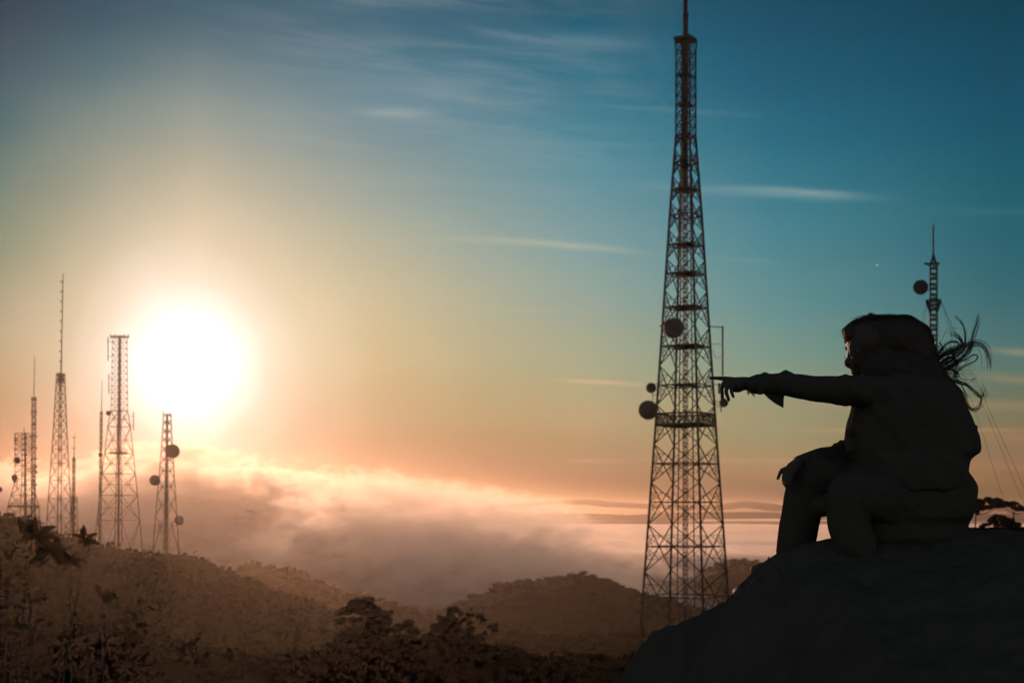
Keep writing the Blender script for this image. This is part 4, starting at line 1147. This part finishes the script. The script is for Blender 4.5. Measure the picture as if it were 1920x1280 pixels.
    # forehead curls and stray hairs
    for p, a, b, f in (([(370, 150), (340, 140), (312, 124), (285, 140), (240, 155)], 2.6, .6, 3), ([(330, 165), (290, 150), (255, 150), (200, 172), (150, 200)], 2.4, .6, 3), ([(250, 200), (180, 185), (140, 205), (105, 235), (92, 262), (96, 300), (118, 320)], 2.2, .7, 3),
                       ([(250, 150), (225, 142), (200, 152), (180, 178)], .5, .3, 0), ([(440, 135), (448, 118), (456, 100)], .4, .2, 0), ([(340, 140), (315, 120), (290, 125)], 1.0, .3, 2), ([(150, 190), (120, 215), (96, 235), (84, 262), (92, 290)], .8, .4, 2), ([(330, 130), (300, 118), (270, 130)], .6, .3, 2), ([(130, 300), (110, 310), (118, 330)], 1.2, .4, 2),
                       ([(106, 470), (97, 464), (100, 470)], .5, .3, 0), ([(120, 476), (108, 472), (98, 458)], .6, .3, 1)):
        lock(p, a, b, f, int(p[0][0]))
    # loose hairs lying over the outline of the head and shoulders
    edge = [(1586, 626), (1592, 612), (1606, 600), (1626, 593), (1652, 591), (1680, 590.5), (1705, 591), (1724, 601), (1742, 614), (1750, 634), (1755, 660), (1764, 690), (1784, 715), (1800, 748)]
    for k in range(150):
        a0 = rr.uniform(0, 9.5); ln = rr.uniform(1.5, 3.6); o0 = rr.uniform(-6, .5); o1 = rr.uniform(-5, 2.2); dd = rr.uniform(-.08, .10); pts = []
        for i in range(6):
            t = min(a0 + ln * i / 5, 12.99); q = int(t); fr = t - q
            ex = edge[q][0] + (edge[q + 1][0] - edge[q][0]) * fr; ey = edge[q][1] + (edge[q + 1][1] - edge[q][1]) * fr
            nx, ny = ex - 1680, ey - 668; nn = math.hypot(nx, ny); oo = o0 + (o1 - o0) * i / 5
            pts.append(Q(ex + nx / nn * oo, ey + ny / nn * oo, dd))
        tube(bm, catmull(pts, 3), .0009, 4)
    o = obj('hair', bm, M_hair, girl, True)
hair()

# stones added for the rock edge's sun glints, the glint put in their colour
M_stone = mat('stone_glint_tint', (0.62, 0.58, 0.52), 0.5, 0.15, 40.0, spec=0.4)
def stone(px, py, w_, h_, label, lean=0.0, seed=1):
    rr = random.Random(seed); bm = bmesh.new()
    x = P(px, py, DP).x
    bmesh.ops.create_icosphere(bm, subdivisions=2, radius=1.0)
    c = P(px, py, DP, 0.0)
    for v in bm.verts:
        k = 1 + 0.35 * noise.noise(v.co * 1.7 + Vector((seed, 0, 0)))
        v.co = Vector((v.co.x * w_ * S6 * k + v.co.z * lean * S6, v.co.y * 0.012 * k, v.co.z * h_ * S6 * k))
    o = obj('glint_stone', bm, M_stone); o.location = c
    tag(o, label, 'stone', 'small stones on the edge of the rock')
stone(1378, 1107, 3.2, 6.5, 'stone tinted as sun glint at the foot of the rock edge beside the tall tower', 3, 1)
stone(1407, 1086, 2.4, 6, 'thin stone tinted as sun glint, standing higher up the rock edge, nearer the girl', 4, 2)
M_twig = mat('dry_twig', (0.04, 0.035, 0.03), 0.9, 0.2, 20.0)
def twig():
    bm = bmesh.new()
    tube(bm, catmull([Q(1444, 1060), Q(1441, 1048), Q(1442, 1043)], 4), lambda q: (1.6 - .3 * q) * S6, 6)
    o = obj('dry_twig', bm, M_twig); tag(o, 'short stub of a dry twig sticking up in front of her foot', 'twig')
twig()

# ------------------------------------------------------------------ fog pouring over the ridge
def fog_bank():
    x0, x1 = -820.0, 480.0; yn, yf = 830.0, 1900.0
    # closed volume domain that hugs the slope
    xs = span(x0, x1, 60); ys = span(yn, yf, 30)
    bm = bmesh.new(); top = []; bot = []
    def zm(x, y):
        px = x / D_R * F + 960
        z = (HZ - lerp_pts(RID, px)) / F * D_R
        return z - (lerp_pts(SLP, px) * (D_R - y) if y < D_R else 0.12 * (y - D_R))
    for y in ys:
        top.append([bm.verts.new((x, y, zm(x, y) + 75)) for x in xs])
        bot.append([bm.verts.new((x, y, zm(x, y) - 12 - 0.05 * (D_R - y if y < D_R else 0))) for x in xs])
    ny, nx = len(ys), len(xs)
    for j in range(ny - 1):
        for i in range(nx - 1):
            bm.faces.new((top[j][i], top[j][i + 1], top[j + 1][i + 1], top[j + 1][i]))
            bm.faces.new((bot[j][i], bot[j + 1][i], bot[j + 1][i + 1], bot[j][i + 1]))
    for j in range(ny - 1):
        bm.faces.new((top[j][0], top[j + 1][0], bot[j + 1][0], bot[j][0]))
        bm.faces.new((top[j][-1], bot[j][-1], bot[j + 1][-1], top[j + 1][-1]))
    for i in range(nx - 1):
        bm.faces.new((top[0][i], bot[0][i], bot[0][i + 1], top[0][i + 1]))
        bm.faces.new((top[-1][i], top[-1][i + 1], bot[-1][i + 1], bot[-1][i]))
    m = bpy.data.materials.new('fog_vapour'); m.use_nodes = True
    n = NT(m.node_tree); n.N.clear()
    t = n.node('ShaderNodeTexCoord'); x, y, z = n.sep(t.outputs['Object'])
    pxn = n.smooth(x, x0, x1, 0, 1, 'LINEAR')
    def curve(pts, lo, hi):
        c = n.node('ShaderNodeFloatCurve'); cm = c.mapping; cv = cm.curves[0]
        X0 = x0 / D_R * F + 960; X1 = x1 / D_R * F + 960
        P_ = [((px - X0) / (X1 - X0), (v - lo) / (hi - lo)) for px, v in pts]
        P_ = [p for p in P_ if 0 <= p[0] <= 1]
        cv.points[0].location = (0, P_[0][1]); cv.points[1].location = (1, P_[-1][1])
        for p in P_: cv.points.new(*p)
        for p in cv.points: p.handle_type = 'AUTO'
        cm.update(); n.put(c.inputs['Value'], pxn)
        return n.smooth(c.outputs[0], 0, 1, lo, hi, 'LINEAR')
    zc = curve([(px, (HZ - py) / F * D_R) for px, py in RID], -170, 60)
    slp = curve(SLP, 0, 0.5)
    dfront = n.math('MAXIMUM', n.math('SUBTRACT', D_R, y), 0.0)
    dback = n.math('MAXIMUM', n.math('SUBTRACT', y, D_R), 0.0)
    zg = n.math('SUBTRACT', n.math('SUBTRACT', zc, n.math('MULTIPLY', dfront, slp)), n.math('MULTIPLY', dback, 0.12))
    tz = n.math('SUBTRACT', z, zg)                                  # height over the slope
    T = curve([(-400, 30), (0, 34), (120, 34), (230, 48), (300, 52), (380, 50), (450, 45), (520, 40), (545, 42), (600, 36), (680, 36), (760, 43), (850, 47), (950, 46), (1020, 44), (1100, 37), (1200, 32), (1300, 32), (1400, 40), (1500, 34), (1700, 20)], 0, 70)
    Lr = curve([(-400, 700), (200, 700), (450, 700), (600, 700), (700, 820), (800, 950), (900, 1000), (980, 1000), (1060, 750), (1200, 460), (1400, 300)], 0, 1500)
    extra = curve([(-400, 0.1), (300, 0.1), (600, 0.15), (740, 0.35), (950, 0.5), (1080, 0.35), (1200, 0.2), (1400, -0.4)], -1, 1)
    run = n.math('DIVIDE', dfront, Lr)
    # advect the pattern along the slope so the fog looks poured
    vec = n.comb(n.math('MULTIPLY', x, 1.0), n.math('MULTIPLY', y, 0.55), n.math('MULTIPLY', z, 1.9))
    f1 = n.noise(vec, 0.020, 8, 0.58, 1.2)
    f2 = n.noise(vec, 0.006, 2, 0.5, 0.3)
    nz = n.math('MULTIPLY_ADD', n.math('SUBTRACT', f1, 0.5), 4.2, n.math('MULTIPLY', n.math('SUBTRACT', f2, 0.5), 0.9))
    q = n.math('SUBTRACT', 1.0, n.math('DIVIDE', tz, n.math('MULTIPLY', T, n.math('MULTIPLY_ADD', dfront, 0.0012, 1.0))))
    q = n.math('SUBTRACT', q, n.math('MULTIPLY', n.math('MAXIMUM', n.math('SUBTRACT', run, 0.35), 0.0), 1.7))
    dens = n.smooth(n.math('ADD', n.math('MULTIPLY_ADD', extra, n.smooth(dfront, 20, 160), q), nz), 0.0, 0.22)
    dens = n.math('MULTIPLY', dens, n.smooth(n.noise(vec, 0.045, 5, 0.6, 0.8), 0.40, 0.60, 0.2, 2.2))
    dens = n.math('MULTIPLY', dens, n.smooth(tz, 72, 56))
    dens = n.math('MULTIPLY', dens, n.smooth(y, yn, yn + 80))
    dens = n.math('MULTIPLY', dens, n.smooth(x, x1, x1 - 120))
    pv = n.node('ShaderNodeVolumePrincipled')
    pv.inputs['Color'].default_value = (0.97, 0.88, 0.83, 1)  # tint puts warm sunlight into the colour; fog itself is white
    pv.inputs['Anisotropy'].default_value = 0.55
    n.put(pv.inputs['Density'], n.math('MULTIPLY', dens, n.math('MULTIPLY', n.math('ADD', n.math('MULTIPLY', n.smooth(x, -230, -90), n.smooth(dfront, 0, 260, 0.55, 1.15)), n.math('MULTIPLY', n.smooth(x, -90, -230), n.smooth(dfront, 60, 400, 1.0, 0.6))), curve([(-400, .013), (300, .012), (480, .012), (600, .010), (680, .006), (800, .0045), (1000, .0042), (1200, .003), (1400, .0025), (1700, .002)], 0, .08))))
    o = n.node('ShaderNodeOutputMaterial'); n.L.new(pv.outputs[0], o.inputs['Volume'])
    fb = obj('fog_bank', bm, m)
    m.cycles.volume_sampling = 'MULTIPLE_IMPORTANCE' if hasattr(m.cycles, 'volume_sampling') else None
    m.cycles.volume_step_rate = 0.09
    tag(fb, kind='stuff')
fog_bank()

def haze():
    bm = bmesh.new()
    x0, x1, y0, y1, z0, z1 = -14600, 14600, -14600, 14900, -171.5, 104
    v = [bm.verts.new(p) for p in [(x0,y0,z0),(x1,y0,z0),(x1,y1,z0),(x0,y1,z0),(x0,y0,z1),(x1,y0,z1),(x1,y1,z1),(x0,y1,z1)]]
    for f in [(3,2,1,0),(4,5,6,7),(0,1,5,4),(1,2,6,5),(2,3,7,6),(3,0,4,7)]: bm.faces.new([v[i] for i in f])
    m = bpy.data.materials.new('haze_air'); m.use_nodes = True
    n = NT(m.node_tree); n.N.clear()
    pv = n.node('ShaderNodeVolumePrincipled')
    pv.inputs['Color'].default_value = (0.95, 0.76, 0.62, 1)
    pv.inputs['Density'].default_value = 0.000046
    pv.inputs['Anisotropy'].default_value = 0.82
    o = n.node('ShaderNodeOutputMaterial'); n.L.new(pv.outputs[0], o.inputs['Volume'])
    h = obj('haze', bm, m); tag(h, kind='stuff')
    h.display_type = 'WIRE'
haze()
